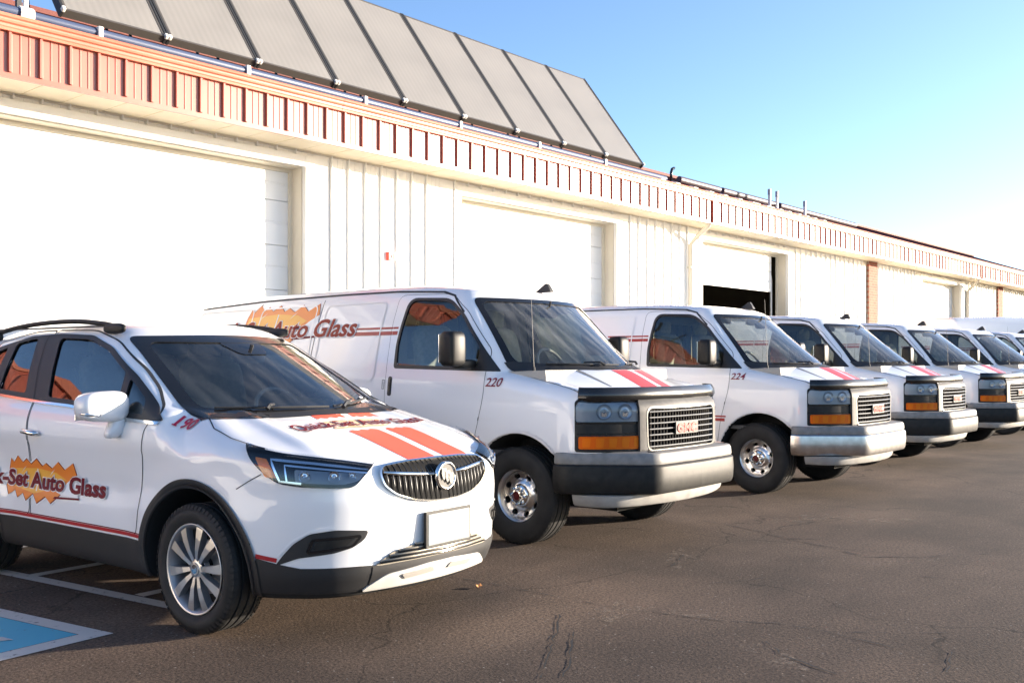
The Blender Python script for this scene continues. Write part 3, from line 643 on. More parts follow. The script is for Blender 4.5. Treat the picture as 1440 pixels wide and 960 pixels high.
class SuvBody:
    lo = (0, -1.05, .18); hi = (.98, 3.42, 1.78); wb = 2.555; R = .347
    wz = staticmethod(curve([(.15, .80), (.30, .855), (.46, .882), (.62, .884), (.74, .872), (.86, .878), (.98, .892), (1.06, .887), (1.12, .868), (1.16, .846), (1.4, .752), (1.62, .645), (1.75, .57), (1.9, .47)], .06))
    zr = staticmethod(curve([(.0, 1.3), (.6, 1.55), (.95, 1.650), (1.25, 1.712), (1.7, 1.748), (2.3, 1.735), (2.8, 1.68), (3.2, 1.59), (3.6, 1.47)], .20))
    zh = staticmethod(curve([(-1.2, .72), (-1.0, .868), (-.93, .905), (-.80, .945), (-.5, 1.035), (-.15, 1.115), (.1, 1.16), (.5, 1.20)], .14))
    yf = staticmethod(curve([(.15, -.86), (.27, -.90), (.36, -.945), (.48, -.955), (.60, -.965), (.72, -.972), (.86, -.955), (.95, -.92), (1.1, -.8)], .05))
    yr = staticmethod(curve([(.15, 3.2), (.5, 3.33), (.8, 3.34), (1.1, 3.29), (1.35, 3.13), (1.65, 2.92), (1.9, 2.7)], .12))
    def plan(s, x): return .12 * (x / .6) ** 2 + .19 * np.clip((x - .45) / .4, 0, 2) ** 2
    def __call__(s, x, y, z):
        ax = np.abs(x)
        py = 1 - .05 * sstep(.1, -1.0, y) - .04 * sstep(2.2, 3.4, y)
        flare = .018 * np.exp(-(((y) ** 2 + (z - .36) ** 2) ** .5 - .47) ** 2 / .012) + .018 * np.exp(-(((y - s.wb) ** 2 + (z - .36) ** 2) ** .5 - .47) ** 2 / .012)
        # doors are hollowed between belt and sill
        scal = .012 * np.exp(-((z - .70) / .10) ** 2) * sstep(.45, .8, y) * sstep(2.3, 1.9, y)
        side = (ax - s.wz(z) * py - flare + scal) * .95
        front = (s.yf(z) + s.plan(ax) - y) * .93
        hood = (z - s.zh(y) + .045 * (ax / .75) ** 2.4 * sstep(.30, -.25, y) - .018 * np.exp(-((ax - .50 + .10 * y) / .07) ** 2) * sstep(-.9, -.5, y)) * .92
        rear = y - s.yr(z) + .12 * (ax / .85) ** 2
        slant = (ax - .870 + (z - 1.02) * 1.05 - .28 * sstep(.22, .44, y) - .10 * sstep(-.25, -.6, y)) * .69
        low = smax(smax(side, slant, .06), front, .22); low = smax(low, hood, .07); low = smax(low, rear, .2)
        zb = .235 + .0 * y
        low = smax(low, zb - z, .06)
        ws = ((z - 1.150) - (y - (-.05 + .34 * (ax / .75) ** 2)) * .50) * .89
        roof = (z - s.zr(y) + .05 * (ax / .66) ** 2.5)
        top = smax(side, roof, .14); top = smax(top, ws, .05); top = smax(top, rear, .2); top = np.maximum(top, .95 - z)
        f = smin(low, top, .02)
        for cy in (0.0, s.wb):
            r_ = .425 - np.sqrt((y - cy) ** 2 + (z - .355) ** 2)
            f = smax(f, np.minimum(r_, ax - .50), .018)
        return f
class HighVanBody:
    lo = (0, -1.05, .2); hi = (1.06, 5.1, 2.95); wb = 3.66; R = .36
    wz = staticmethod(curve([(.2, .96), (.6, .99), (1.2, .99), (1.9, .96), (2.6, .90), (2.85, .86)], .2))
    zr = staticmethod(curve([(-1, 2.0), (.2, 2.35), (.75, 2.68), (1.3, 2.78), (3.5, 2.80), (5.2, 2.76)], .3))
    def __call__(s, x, y, z):
        ax = np.abs(x); side = ax - s.wz(z); roof = z - s.zr(y) + .04 * (ax / .8) ** 2
        hood = ((z - 1.02) - (y + .95) * .42 + .05 * ax * ax) * .9
        ws = ((z - 1.32) - (y + .25 - .2 * ax * ax) * 1.05) * .69
        front = -.96 + .16 * ax * ax - y; rear = y - 5.0
        f = smax(side, roof, .20); f = smax(f, np.minimum(np.maximum(hood, -9), 9) * 0 + smin(hood, ws, .05), .08); f = smax(f, front, .2); f = smax(f, rear, .12); f = smax(f, .3 - z, .05)
        for cy in (0., s.wb):
            r_ = .44 - np.sqrt((y - cy) ** 2 + (z - .37) ** 2); f = smax(f, np.minimum(r_, ax - .56), .02)
        return f

def grad(F, P, e=.0025):
    g = np.empty_like(P)
    for i in range(3):
        d = np.zeros(3); d[i] = e
        g[:, i] = F(*(P + d).T) - F(*(P - d).T)
    n = np.linalg.norm(g, axis=1, keepdims=True)
    return g / np.maximum(n, 1e-9), n[:, 0] / (2 * e)
def relax(F, P, it=5):
    for _ in range(it):
        n, m = grad(F, P); P = P - n * np.clip(F(*P.T) / np.maximum(m, .3), -.03, .03)[:, None]
    return P
def surface_nets(F, lo, hi, c):
    """mesh of F = 0, symmetric in x"""
    nx = int(math.ceil(hi[0] / c)) + 1
    xs = (np.arange(-nx, nx + 1)) * c; ys = np.arange(lo[1], hi[1] + c, c); zs = np.arange(lo[2], hi[2] + c, c)
    X, Y, Z = np.meshgrid(xs[nx:], ys, zs, indexing='ij')
    h = F(X, Y, Z); V = np.concatenate([h[:0:-1], h], 0)
    S = V < 0; n = np.array(V.shape) - 1
    cnt = np.zeros(n, int); acc = np.zeros((*n, 3)); ne = np.zeros(n)
    corners = [(i, j, k) for i in (0, 1) for j in (0, 1) for k in (0, 1)]
    def sl(o): return tuple(slice(o[a], o[a] + n[a]) for a in range(3))
    for a in range(3):
        for c0 in corners:
            if c0[a]: continue
            c1 = list(c0); c1[a] = 1; v0 = V[sl(c0)]; v1 = V[sl(c1)]; cr = (v0 < 0) != (v1 < 0)
            t = np.where(cr, v0 / np.where(v0 == v1, 1, v0 - v1), 0)
            for b in range(3): acc[..., b] += np.where(cr, (c0[b] + (t if b == a else 0)), 0)
            ne += cr
    act = ne > 0; idx = -np.ones(n, int); idx[act] = np.arange(act.sum())
    ijk = np.argwhere(act); P = (ijk + acc[act] / ne[act][:, None]) * c + np.array([xs[0], ys[0], zs[0]])
    faces = []
    for a in range(3):
        b, d = (a + 1) % 3, (a + 2) % 3
        A = S; m = [slice(1, n[0]), slice(1, n[1]), slice(1, n[2])]; m[a] = slice(0, n[a])
        m0 = tuple(m); m1 = list(m); m1[a] = slice(1, n[a] + 1); m1 = tuple(m1)
        s0, s1 = S[m0], S[m1]; e = np.argwhere(s0 != s1)
        if len(e) == 0: continue
        fl = s0[tuple(e.T)]; e = e + np.array([m0[q].start for q in range(3)])
        def cell(db, dd): q = e.copy(); q[:, b] += db; q[:, d] += dd; return idx[tuple(q.T)]
        q = np.stack([cell(-1, -1), cell(0, -1), cell(0, 0), cell(-1, 0)], 1)
        q[~fl] = q[~fl][:, ::-1]; faces.append(q)
    return P, np.concatenate(faces)
def inside(poly, P):
    """P (n,2) inside polygon"""
    poly = np.asarray(poly); x, y = P[:, 0], P[:, 1]; c = np.zeros(len(P), bool); j = len(poly) - 1
    for i in range(len(poly)):
        xi, yi = poly[i]; xj, yj = poly[j]
        c ^= ((yi > y) != (yj > y)) & (x < (xj - xi) * (y - yi) / ((yj - yi) or 1e-12) + xi); j = i
    return c
def rounded(pts, r, n=6):
    """polygon with every corner rounded; r one radius or one per corner"""
    out = []; P = [Vector(p) for p in pts]
    for i, p in enumerate(P):
        a, b = P[i - 1], P[(i + 1) % len(P)]; rr = r[i] if isinstance(r, (list, tuple)) else r
        if rr <= 0: out.append(tuple(p)); continue
        u = (a - p); v = (b - p); l = min(rr, u.length * .48, v.length * .48); A = p + u.normalized() * l; B = p + v.normalized() * l
        for k in range(n + 1): t = k / n; q = A * (1 - t) ** 2 + p * 2 * t * (1 - t) + B * t * t; out.append((q.x, q.y))
    return out
def resample(poly, step, closed=True):
    P = [Vector(p) for p in poly]; out = []
    for i in range(len(P) if closed else len(P) - 1):
        a, b = P[i], P[(i + 1) % len(P)]; n = max(1, int(math.ceil((b - a).length / step)))
        for k in range(n): out.append(tuple(a + (b - a) * (k / n)))
    if not closed: out.append(tuple(P[-1]))
    return out
# a projection is (origin direction d, basis u, v): points u*s + v*t are pushed along d until they meet the body
class Proj:
    def __init__(s, d, v=(0, 0, 1), far=2.2, org=(0, 0, 0)):
        s.d = np.array(d, float); s.d /= np.linalg.norm(s.d); s.v = np.array(v, float); s.v -= s.d * (s.v @ s.d); s.v /= np.linalg.norm(s.v)
        s.u = np.cross(s.v, s.d) * -1.0; s.far = far; s.o = np.array(org, float)
    def flat(s, P): Q = np.asarray(P, float) - s.o; return np.stack([Q @ s.u, Q @ s.v], -1)
    def hit(s, F, P2, off=0., length=None):
        P2 = np.asarray(P2, float); B = s.o + P2[:, :1] * s.u + P2[:, 1:] * s.v - s.d * s.far
        n = 170; L_ = length or s.far + 1.6; t = np.full(len(B), np.nan); prev = F(*B.T); tp = 0.
        for i in range(1, n + 1):
            tt = L_ * i / n; cur = F(*(B + s.d * tt).T); m = np.isnan(t) & (cur <= 0) & (prev > 0); t[m] = tp; prev = cur; tp = tt
        miss = np.isnan(t); t[miss] = L_ * .5
        a = t.copy(); b = t + L_ / n
        for _ in range(18):
            c = (a + b) / 2; f = F(*(B + s.d * c[:, None]).T); a = np.where(f > 0, c, a); b = np.where(f > 0, b, c)
        Q = B + s.d * a[:, None]
        if miss.any() and not miss.all():       # points that slip past take the depth of their nearest neighbour
            ok = np.where(~miss)[0]
            for i in np.where(miss)[0]:
                j = ok[np.argmin(((P2[ok] - P2[i]) ** 2).sum(1))]; Q[i] = B[i] + s.d * a[j]
        nrm, _ = grad(F, Q)
        return Q + nrm * off, nrm
SIDE = Proj((1, 0, 0))            # seen from -x: u = -y?, v = z   (fixed below so that u runs along +y)
SIDE.u = np.array((0., 1, 0)); FRONT = Proj((0, 1, 0)); FRONT.u = np.array((1., 0, 0)); TOP = Proj((0, 0, -1), (0, 1, 0), far=3.2); TOP.u = np.array((1., 0, 0))
REAR = Proj((0, -1, 0), far=6.5); REAR.u = np.array((1., 0, 0))
def cornerproj(deg):
    """looking at the -x front corner; deg measured from straight ahead"""
    p = Proj((math.sin(R(deg)), math.cos(R(deg)), 0), far=2.6); p.u = np.array((math.cos(R(deg)), -math.sin(R(deg)), 0.)); return p
class Radial:
    """wrap-around projection for the nose: u = angle round a vertical axis (as arc length at radius rr), v = height"""
    def __init__(s, cy=.3, rr=1.2): s.cy, s.rr = cy, rr
    def flat(s, P): P = np.asarray(P, float); return np.stack([np.arctan2(P[:, 0], s.cy - P[:, 1]) * s.rr, P[:, 2]], -1)
    def hit(s, F, P2, off=0., length=None):
        P2 = np.asarray(P2, float); th = P2[:, 0] / s.rr; D = np.stack([np.sin(th), -np.cos(th), np.zeros(len(th))], -1)
        B = np.stack([np.zeros(len(th)), np.full(len(th), s.cy), P2[:, 1]], -1); n = 60; t = np.full(len(B), .9); done = np.zeros(len(B), bool); prev = None
        for i in range(n + 1):
            tt = 1.9 - 1.5 * i / n; cur = F(*(B + D * tt).T); m = ~done & (cur <= 0); t[m] = tt; done |= m
        a = t + 1.5 / n; b = t.copy()
        for _ in range(18): c = (a + b) / 2; f = F(*(B + D * c[:, None]).T); a = np.where(f > 0, c, a); b = np.where(f > 0, b, c)
        if (~done).any() and done.any():
            ok = np.where(done)[0]
            for i in np.where(~done)[0]: a[i] = a[ok[np.argmin(((P2[ok] - P2[i]) ** 2).sum(1))]]
        Q = B + D * a[:, None]; nr, _ = grad(F, Q); return Q + nr * off, nr
RAD = Radial()
def tri2d(outline, step, holes=()):
    out = resample(outline, step); pts = [Vector(p) for p in out]; edges = [(i, (i + 1) % len(out)) for i in range(len(out))]
    for h in holes:
        hh = resample(h, step); o = len(pts); pts += [Vector(p) for p in hh]; edges += [(o + i, o + (i + 1) % len(hh)) for i in range(len(hh))]
    A = np.array(outline); lo, hi = A.min(0), A.max(0); nb = len(pts)
    gx = np.arange(lo[0] + step * .5, hi[0], step); gy = np.arange(lo[1] + step * .5, hi[1], step)
    if len(gx) and len(gy):
        G = np.array(np.meshgrid(gx, gy)).reshape(2, -1).T; G = G[inside(outline, G)]
        for h in holes: G = G[~inside(h, G)]
        bd = np.array([tuple(p) for p in pts])
        if len(G): 
            dm = np.min(((G[:, None, :] - bd[None]) ** 2).sum(2), 1); G = G[dm > (step * .45) ** 2]
            pts += [Vector(p) for p in G]
    v, e, f, *_ = delaunay_2d_cdt(pts, edges, [], 1, 1e-7)
    V_ = np.array([tuple(p) for p in v]); C = np.array([V_[list(q)].mean(0) for q in f]); k = inside(outline, C)
    for h in holes: k &= ~inside(h, C)
    return V_, [f[i] for i in range(len(f)) if k[i]]
def mirror_pts(P, N_=None):
    P = P.copy(); P[:, 0] *= -1; return P
def set_normals(me, nrm):
    me.shade_smooth(); me.normals_split_custom_set_from_vertices([tuple(map(float, n)) for n in nrm])
def patch(F, proj, outline, name, m, parent, off=.003, step=.05, holes=(), skirt=0., mirror=False, prj_len=None, sub=None):
    """piece of skin lying on the body: outline in the projection's own plane; skirt gives it a visible edge"""
    V2, fc = tri2d(outline, step, holes)
    P, nr = proj.hit(F, V2, off, prj_len)
    if sub is not None: P = P + proj.d * sub
    if mirror: P = mirror_pts(P); nr = mirror_pts(nr)
    f = []
    for q in fc:
        a, b, c = P[q[0]], P[q[1]], P[q[2]]; nn = np.cross(b - a, c - a)
        f.append(tuple(q) if nn @ nr[q[0]] > 0 else tuple(q[::-1]))
    v = [tuple(p) for p in P]; n0 = len(v); NN = list(nr)
    if skirt > 0:
        cnt = {}
        for q in f:
            for i in range(len(q)):
                e = (q[i], q[(i + 1) % len(q)]); cnt[e] = 1
        for (a, b) in list(cnt):
            if (b, a) not in cnt:
                o = len(v); v += [tuple(P[a]), tuple(P[b]), tuple(P[b] - nr[b] * skirt), tuple(P[a] - nr[a] * skirt)]
                t = np.cross(P[b] - P[a], nr[a]); t /= (np.linalg.norm(t) or 1); NN += [t] * 4; f.append((o, o + 3, o + 2, o + 1))
    me = bpy.data.meshes.new(name); me.from_pydata(v, [], f); me.materials.append(m); set_normals(me, NN)
    o = bpy.data.objects.new(name, me); COL.objects.link(o)
    if parent: o.parent = parent
    return o
def ribbon(F, proj, path, wd, name, m, parent, off=.0025, closed=False, step=.03, mirror=False):
    p = np.array(resample(path, step, closed)); n = len(p)
    d = (np.roll(p, -1, 0) - np.roll(p, 1, 0)) if closed else np.gradient(p, axis=0)
    d /= np.linalg.norm(d, axis=1, keepdims=True) + 1e-9; nn = np.stack([-d[:, 1], d[:, 0]], 1) * wd / 2
    A, na = proj.hit(F, p + nn, off); B, nb = proj.hit(F, p - nn, off); P = np.concatenate([A, B]); NN = np.concatenate([na, nb])
    if mirror: P = mirror_pts(P); NN = mirror_pts(NN)
    f = []
    for i in range(n if closed else n - 1):
        j = (i + 1) % n; q = (i, j, n + j, n + i); c = np.cross(P[q[1]] - P[q[0]], P[q[3]] - P[q[0]]); f.append(q if c @ NN[i] > 0 else q[::-1])
    me = bpy.data.meshes.new(name); me.from_pydata([tuple(q) for q in P], [], f); me.materials.append(m); set_normals(me, NN)
    o = bpy.data.objects.new(name, me); COL.objects.link(o); o.parent = parent; return o
def path3(F, proj, pts, off): return [Vector(q) for q in proj.hit(F, pts, off)[0]]
_txt = {}
def text2d(s, shear=0., bold=0., size=1.0):
    cu = bpy.data.curves.new('lettering', 'FONT'); cu.body = s; cu.offset = bold; cu.size = size; cu.resolution_u = 3
    ob = bpy.data.objects.new('lettering', cu); COL.objects.link(ob); dg = bpy.context.evaluated_depsgraph_get()
    me = bpy.data.meshes.new_from_object(ob.evaluated_get(dg)); V_ = np.array([tuple(v.co)[:2] for v in me.vertices]); fc = [tuple(p.vertices) for p in me.polygons]
    V_[:, 1] = np.clip(V_[:, 1], -.32 - bold, .78 + bold); V_[:, 0] += shear * V_[:, 1]
    bpy.data.objects.remove(ob); bpy.data.curves.remove(cu); bpy.data.meshes.remove(me)
    return V_, fc
def place(V2, fc, F, proj, name, m, parent, off, mirror=False):
    P, nr = proj.hit(F, V2, off)
    if mirror: P = mirror_pts(P); nr = mirror_pts(nr)
    f = []
    for q in fc:
        if proj is SIDE and np.abs(P[list(q), 0]).min() < .66: continue      # the arch opening
        nn = np.cross(P[q[1]] - P[q[0]], P[q[2]] - P[q[0]]); f.append(tuple(q) if nn @ nr[q[0]] > 0 else tuple(q[::-1]))
    me = bpy.data.meshes.new(name); me.from_pydata([tuple(p) for p in P], [], f); me.materials.append(m); set_normals(me, nr)
    o = bpy.data.objects.new(name, me); COL.objects.link(o); o.parent = parent; return o
def shell(F, c, name, m, parent, cuts=(), arch=(), drop=None, wide=0.):
    """the painted body: cuts are (projection, outline, test) windows that are left open; arch = wheel cylinders whose inside becomes the liner"""
    P, Q = surface_nets(F, F.lo, F.hi, c); P = relax(F, P); nr, _ = grad(F, P, .004)
    C = P[Q].mean(1); keep = np.ones(len(Q), bool)
    for proj, out, tst in cuts:
        k = inside(out, proj.flat(C)) & tst(C); keep &= ~k
    lin = np.zeros(len(Q), bool)
    for cy, cz, r_, xi in arch: lin |= ((C[:, 1] - cy) ** 2 + (C[:, 2] - cz) ** 2 < (r_ + .012 + wide) ** 2) & (np.abs(C[:, 0]) < .985)
    lin |= C[:, 2] < F.lo[2] + .115 if drop is None else C[:, 2] < drop
    if arch and not wide:
        an = nr[Q].mean(1); lin &= ~((np.abs(an[:, 0]) > .8) & (np.abs(C[:, 0]) > .8))
    outs = []
    for sel, nm, mm in ((keep & ~lin, name, m), (keep & lin, 'wheel_liner', M_LINER)):
        q = Q[sel]; us = np.unique(q); mp = -np.ones(len(P), int); mp[us] = np.arange(len(us)); q = mp[q]
        me = bpy.data.meshes.new(nm); me.vertices.add(len(us)); me.vertices.foreach_set('co', P[us].astype('f').ravel())
        me.loops.add(q.size); me.loops.foreach_set('vertex_index', q.astype('i').ravel()); me.polygons.add(len(q))
        me.polygons.foreach_set('loop_start', (np.arange(len(q)) * 4).astype('i')); me.update(calc_edges=True); me.validate()
        me.materials.append(mm); set_normals(me, nr[us])
        o = bpy.data.objects.new(nm, me); COL.objects.link(o); o.parent = parent; outs.append(o)
    return outs

# ------------------------------------------------------------------ shared vehicle pieces
def sweep(path, prof, name, m, parent, smooth=True, angle=35, caps=True, bevel=0.):
    """profile (out, z) carried along a plan path (x, y); 'out' is measured along the path's normal"""
    P = np.array(path, float); d = np.gradient(P, axis=0); d /= np.linalg.norm(d, axis=1, keepdims=True); nn = np.stack([d[:, 1], -d[:, 0]], 1)
    b = MB(); k = len(prof); v = []
    for p, n_ in zip(P, nn):
        for o_, z in prof: v.append((p[0] + n_[0] * o_, p[1] + n_[1] * o_, z))
    f = [(i * k + j, i * k + (j + 1) % k, (i + 1) * k + (j + 1) % k, (i + 1) * k + j) for i in range(len(P) - 1) for j in range(k)]
    if caps: f += [tuple(range(k)), tuple(range((len(P) - 1) * k, len(P) * k))[::-1]]
    b.add(v, f); return b.obj(name, m, parent, smooth=smooth, angle=angle)
def smoothpath(pts, n=60, sym=True):
    P = [Vector(p) for p in pts]
    for _ in range(3):
        Q = [P[0]]
        for a, b in zip(P[:-1], P[1:]): Q += [a * .75 + b * .25, a * .25 + b * .75]
        Q.append(P[-1]); P = Q
    return [tuple(p) for p in P]
def mirrored(half): return half + [(-x, y) for x, y in half[::-1]]
def blob(c, r, name, m, parent, e=(.7, .7), n=20, T=None):
    """superellipsoid lump"""
    v = []; f = []; pw = lambda a, q: math.copysign(abs(a) ** q, a)
    for i in range(n // 2 + 1):
        t = -math.pi / 2 + math.pi * i / (n // 2)
        for k in range(n):
            p = 2 * math.pi * k / n
            q = (pw(math.cos(t), e[0]) * pw(math.cos(p), e[1]) * r[0], pw(math.cos(t), e[0]) * pw(math.sin(p), e[1]) * r[1], pw(math.sin(t), e[0]) * r[2])
            if T: q = T(*q)
            v.append((c[0] + q[0], c[1] + q[1], c[2] + q[2]))
    for i in range(n // 2):
        for k in range(n): f.append((i * n + k, i * n + (k + 1) % n, (i + 1) * n + (k + 1) % n, (i + 1) * n + k))
    b = MB(); b.add(v, f); me = b.mesh(name, m, smooth=True, recalc=False)
    bm = bmesh.new(); bm.from_mesh(me); bmesh.ops.remove_doubles(bm, verts=bm.verts, dist=1e-5); bmesh.ops.recalc_face_normals(bm, faces=bm.faces); bm.to_mesh(me); bm.free(); me.shade_smooth()
    o = bpy.data.objects.new(name, me); COL.objects.link(o); o.parent = parent; return o

def tyre_mesh(Rr, W_, rimr, tread=True):
    """tyre about the x axis, centred, tread blocks cut by grooves and sipes"""
    h = W_ / 2; prof = [(rimr - .004, -h * .78), (rimr + .006, -h * .86), (rimr + .03, -h * .97), ((Rr + rimr) / 2, -h * 1.03), (Rr - .035, -h * .98), (Rr - .014, -h * .88), (Rr - .004, -h * .76)]
    g = []
    for k, c in enumerate((-.45, 0, .45)): g += [(Rr, h * (c - .07)), (Rr - .009, h * (c - .055)), (Rr - .009, h * (c + .055)), (Rr, h * (c + .07))]
    full = prof + [(Rr, -h * .7)] + g + [(Rr, h * .7)] + [(r, -a) for r, a in prof[::-1]]
    b = MB(); n = 72; b.lathe(full, n); me = b.mesh('tyre', M_RUBBER, smooth=True, angle=40)
    # shoulder blocks
    if tread:
        t = MB()
        for k in range(64):
            a = 2 * math.pi * k / 64; ca, sa = math.cos(a), math.sin(a); da = .034
            for s in (-1, 1):
                q = []
                for (rr, ax_) in ((Rr + .004, .68), (Rr - .004, .88), (Rr - .030, 1.005)):
                    for dd in (-da, da): aa = a + dd; q.append((s * h * ax_, rr * math.sin(aa), rr * math.cos(aa)))
                t.add(q, [(0, 1, 3, 2), (2, 3, 5, 4)])
        m2 = t.mesh('tread', M_RUBBER); bm = bmesh.new(); bm.from_mesh(me); bm.from_mesh(m2); bm.to_mesh(me); bm.free()
    return me
def rim_disc(prof, holes, rmax, rmin, name, m, n=72):
    """pressed disc: z = profile(r) with holes punched through; faces -x"""
    out = [(rmax * math.cos(2 * math.pi * k / n), rmax * math.sin(2 * math.pi * k / n)) for k in range(n)]
    V2, fc = tri2d(out, .016, holes); r = np.hypot(V2[:, 0], V2[:, 1]); xx = prof(r)
    v = [(-x_, a, b_) for (a, b_), x_ in zip(V2, xx)]; mb = MB(); mb.add(v, [tuple(q) for q in fc])
    for h in holes:
        hh = resample(h, .016); k = len(hh); r0 = np.hypot(*np.array(hh).T); x0 = prof(r0)
        vv = [(-x_, a, b_) for (a, b_), x_ in zip(hh, x0)] + [(-x_ + .03, a * .97, b_ * .97) for (a, b_), x_ in zip(hh, x0)]
        mb.add(vv, [(i, (i + 1) % k, k + (i + 1) % k, k + i) for i in range(k)])
    return mb.mesh(name, m, smooth=True, angle=30)
def van_wheel():
    w_ = empty('wheel'); Rr, W_ = .387, .245
    inst('tyre', tyre_mesh(Rr, W_, .212), w_)
    b = MB(); b.lathe([(.196, .05), (.196, -.075), (.205, -.088), (.216, -.098), (.224, -.104), (.226, -.100), (.222, -.09), (.21, .05)], 60)
    b.obj('rim_flange', M_CHROMED, w_, smooth=True, angle=40)
    pr = curve([(0, .055), (.085, .058), (.105, .050), (.125, .028), (.15, .034), (.175, .048), (.188, .050), (.20, .036), (.21, .02)], .012)
    holes = []
    for k in range(8):
        a = 2 * math.pi * (k + .5) / 8; c, s = math.cos(a), math.sin(a); el = [(.156 + .020 * math.cos(t), .030 * math.sin(t)) for t in [2 * math.pi * i / 14 for i in range(14)]]
        holes.append([(c * u - s * v, s * u + c * v) for u, v in el])
    inst('rim', rim_disc(pr, holes, .203, 0, 'rim', M_CHROMED), w_)
    MB().lathe([(.0, .04), (.205, .035), (.205, .02)], 32).obj('brake_disc', M_LINER, w_)
    hb = MB(); hb.lathe([(.092, -.050), (.088, -.066), (.075, -.078), (.056, -.084), (.052, -.098), (.047, -.108), (.036, -.112), (.034, -.104), (.0, -.103)], 40); hub = hb.obj('hub_cap', M_CHROME, w_, smooth=True, angle=35)
    MB().lathe([(.033, -.1055), (.0, -.1065)], 24).obj('hub_badge', mat('dark_red_badge', (.10, .012, .012), .3), hub)
    ln = MB()
    for k in range(8):
        a = 2 * math.pi * k / 8; y, z = .069 * math.cos(a), .069 * math.sin(a); ln.tube([(-.070, y, z), (-.098, y, z), (-.103, y, z)], [.0125, .0115, .006], 6)
    tag(ln.obj('lug_nut', M_CHROME, hub), kind='stuff')
    return w_
def suv_wheel():
    w_ = empty('wheel'); Rr, W_ = .347, .222; rr = .237
    inst('tyre', tyre_mesh(Rr, W_, rr + .006, True), w_)
    b = MB(); b.lathe([(.205, .08), (.205, -.02), (.214, -.075), (.226, -.092), (.236, -.099), (.242, -.102), (.243, -.096), (.236, -.085), (.222, .06)], 72); b.obj('rim_barrel', M_ALUD, w_, smooth=True, angle=40)
    MB().lathe([(.234, -.0985), (.241, -.1028), (.2445, -.1010), (.243, -.095)], 72).obj('rim_lip', M_ALU, w_, smooth=True)
    MB().lathe([(.0, .03), (.205, .025), (.21, .06)], 40).obj('brake_disc', M_LINER, w_)
    MB().lathe([(.06, -.02), (.145, -.018), (.147, .0), (.06, .0)], 48).obj('rotor', M_ALUD, w_)
    for k in range(5):
        for side in (-1, 1):
            ph = 2 * math.pi * k / 5 + .12
            # paired spokes: narrow at the hub, broad blade at the lip
            inner = [(.045, .016), (.10, .030), (.16, .046), (.205, .062), (.2385, .072)]; wd = [.022, .030, .044, .054, .058]
            top = []; bot = []
            for (r0, off), w2 in zip(inner, wd):
                o_ = off * side; top.append((r0, o_ + w2 / 2 * 1)); bot.append((r0, o_ - w2 / 2))
            poly = top + bot[::-1]; c, s = math.cos(ph), math.sin(ph)
            def xf(r0): return -.086 - .008 * math.sin(math.pi * min(r0 / .24, 1)) + .020 * max(0, (.12 - r0) / .12) * .5
            v = []; n = len(poly)
            for (u, q) in poly: v.append((xf(u) - .004, c * u - s * q, s * u + c * q))
            for (u, q) in poly: v.append((xf(u) + .035, c * u - s * q * 1.02, s * u + c * q * 1.02))
            mb = MB(); mid = len(inner)
            f = [(i, i + 1, 2 * mid - 2 - i, 2 * mid - 1 - i) for i in range(mid - 1)]
            f2 = [(i, (i + 1) % n, n + (i + 1) % n, n + i) for i in range(n)]
            mb.add(v, f + f2); o = mb.obj('spoke', M_ALU, w_)
            o.data.materials.append(M_ALUD)
            for i_, p in enumerate(o.data.polygons): p.material_index = 0 if i_ < len(f) else 1
    h = MB(); h.lathe([(.066, -.045), (.064, -.070), (.052, -.084), (.034, -.088), (.032, -.094), (.0, -.096)], 40); hub = h.obj('hub_cap', M_ALU, w_, smooth=True, angle=30)
    MB().lathe([(.024, -.0965), (.0, -.0975)], 24).obj('hub_badge', M_CHROME, hub)
    ln = MB()
    for k in range(5):
        a = 2 * math.pi * (k + .5) / 5 + .12; y, z = .052 * math.cos(a), .052 * math.sin(a); ln.tube([(-.05, y, z), (-.083, y, z)], .0125, 6)
    tag(ln.obj('lug_nut', M_GLOSSK, hub), kind='stuff')
    return w_
def set_wheels(root, w0, R_, track, wb, cy=0., steer=0.):
    for i, (sx, y) in enumerate(((-1, cy), (1, cy), (-1, wb), (1, wb))):
        w_ = w0 if i == 0 else copy_tree(w0); w_.parent = root; w_.location = (sx * track, y, R_)
        w_.rotation_euler = (rng.uniform(0, 6), 0, 0 if sx < 0 else math.pi)
        if y == cy and steer: w_.rotation_euler.z += steer
def seat(parent, x, y, z, m, wd=.50, h=.66):
    s = empty('seat', (x, y, z)); s.parent = parent
    blob((0, 0, .02), (wd / 2, .27, .10), 'cushion', m, s, (.45, .45)); blob((0, .30, .40), (wd / 2, .085, h / 2), 'seat_back', m, s, (.45, .45), T=lambda a, b, c: (a, b + c * .22, c)); blob((0, .41, .40 + h / 2 + .08), (.125, .05, .09), 'headrest', m, s, (.5, .5)); return s
def steering_wheel(parent, x, y, z, r=.19):
    s = empty('steering_wheel', (x, y, z)); s.parent = parent; s.rotation_euler = (R(-28), 0, 0)
    MB().tube([(r * math.cos(t), 0, r * math.sin(t)) for t in [2 * math.pi * i / 32 for i in range(33)]], .016, 8).obj('wheel_rim', M_DASHG, s, smooth=True)
    blob((0, 0, 0), (.075, .03, .06), 'airbag_pad', M_DASH, s); sp = MB(); sp.box(-r, r, -.008, .008, -.02, .02).box(-.02, .02, -.008, .008, -r, 0); sp.obj('spokes', M_DASH, s); return s
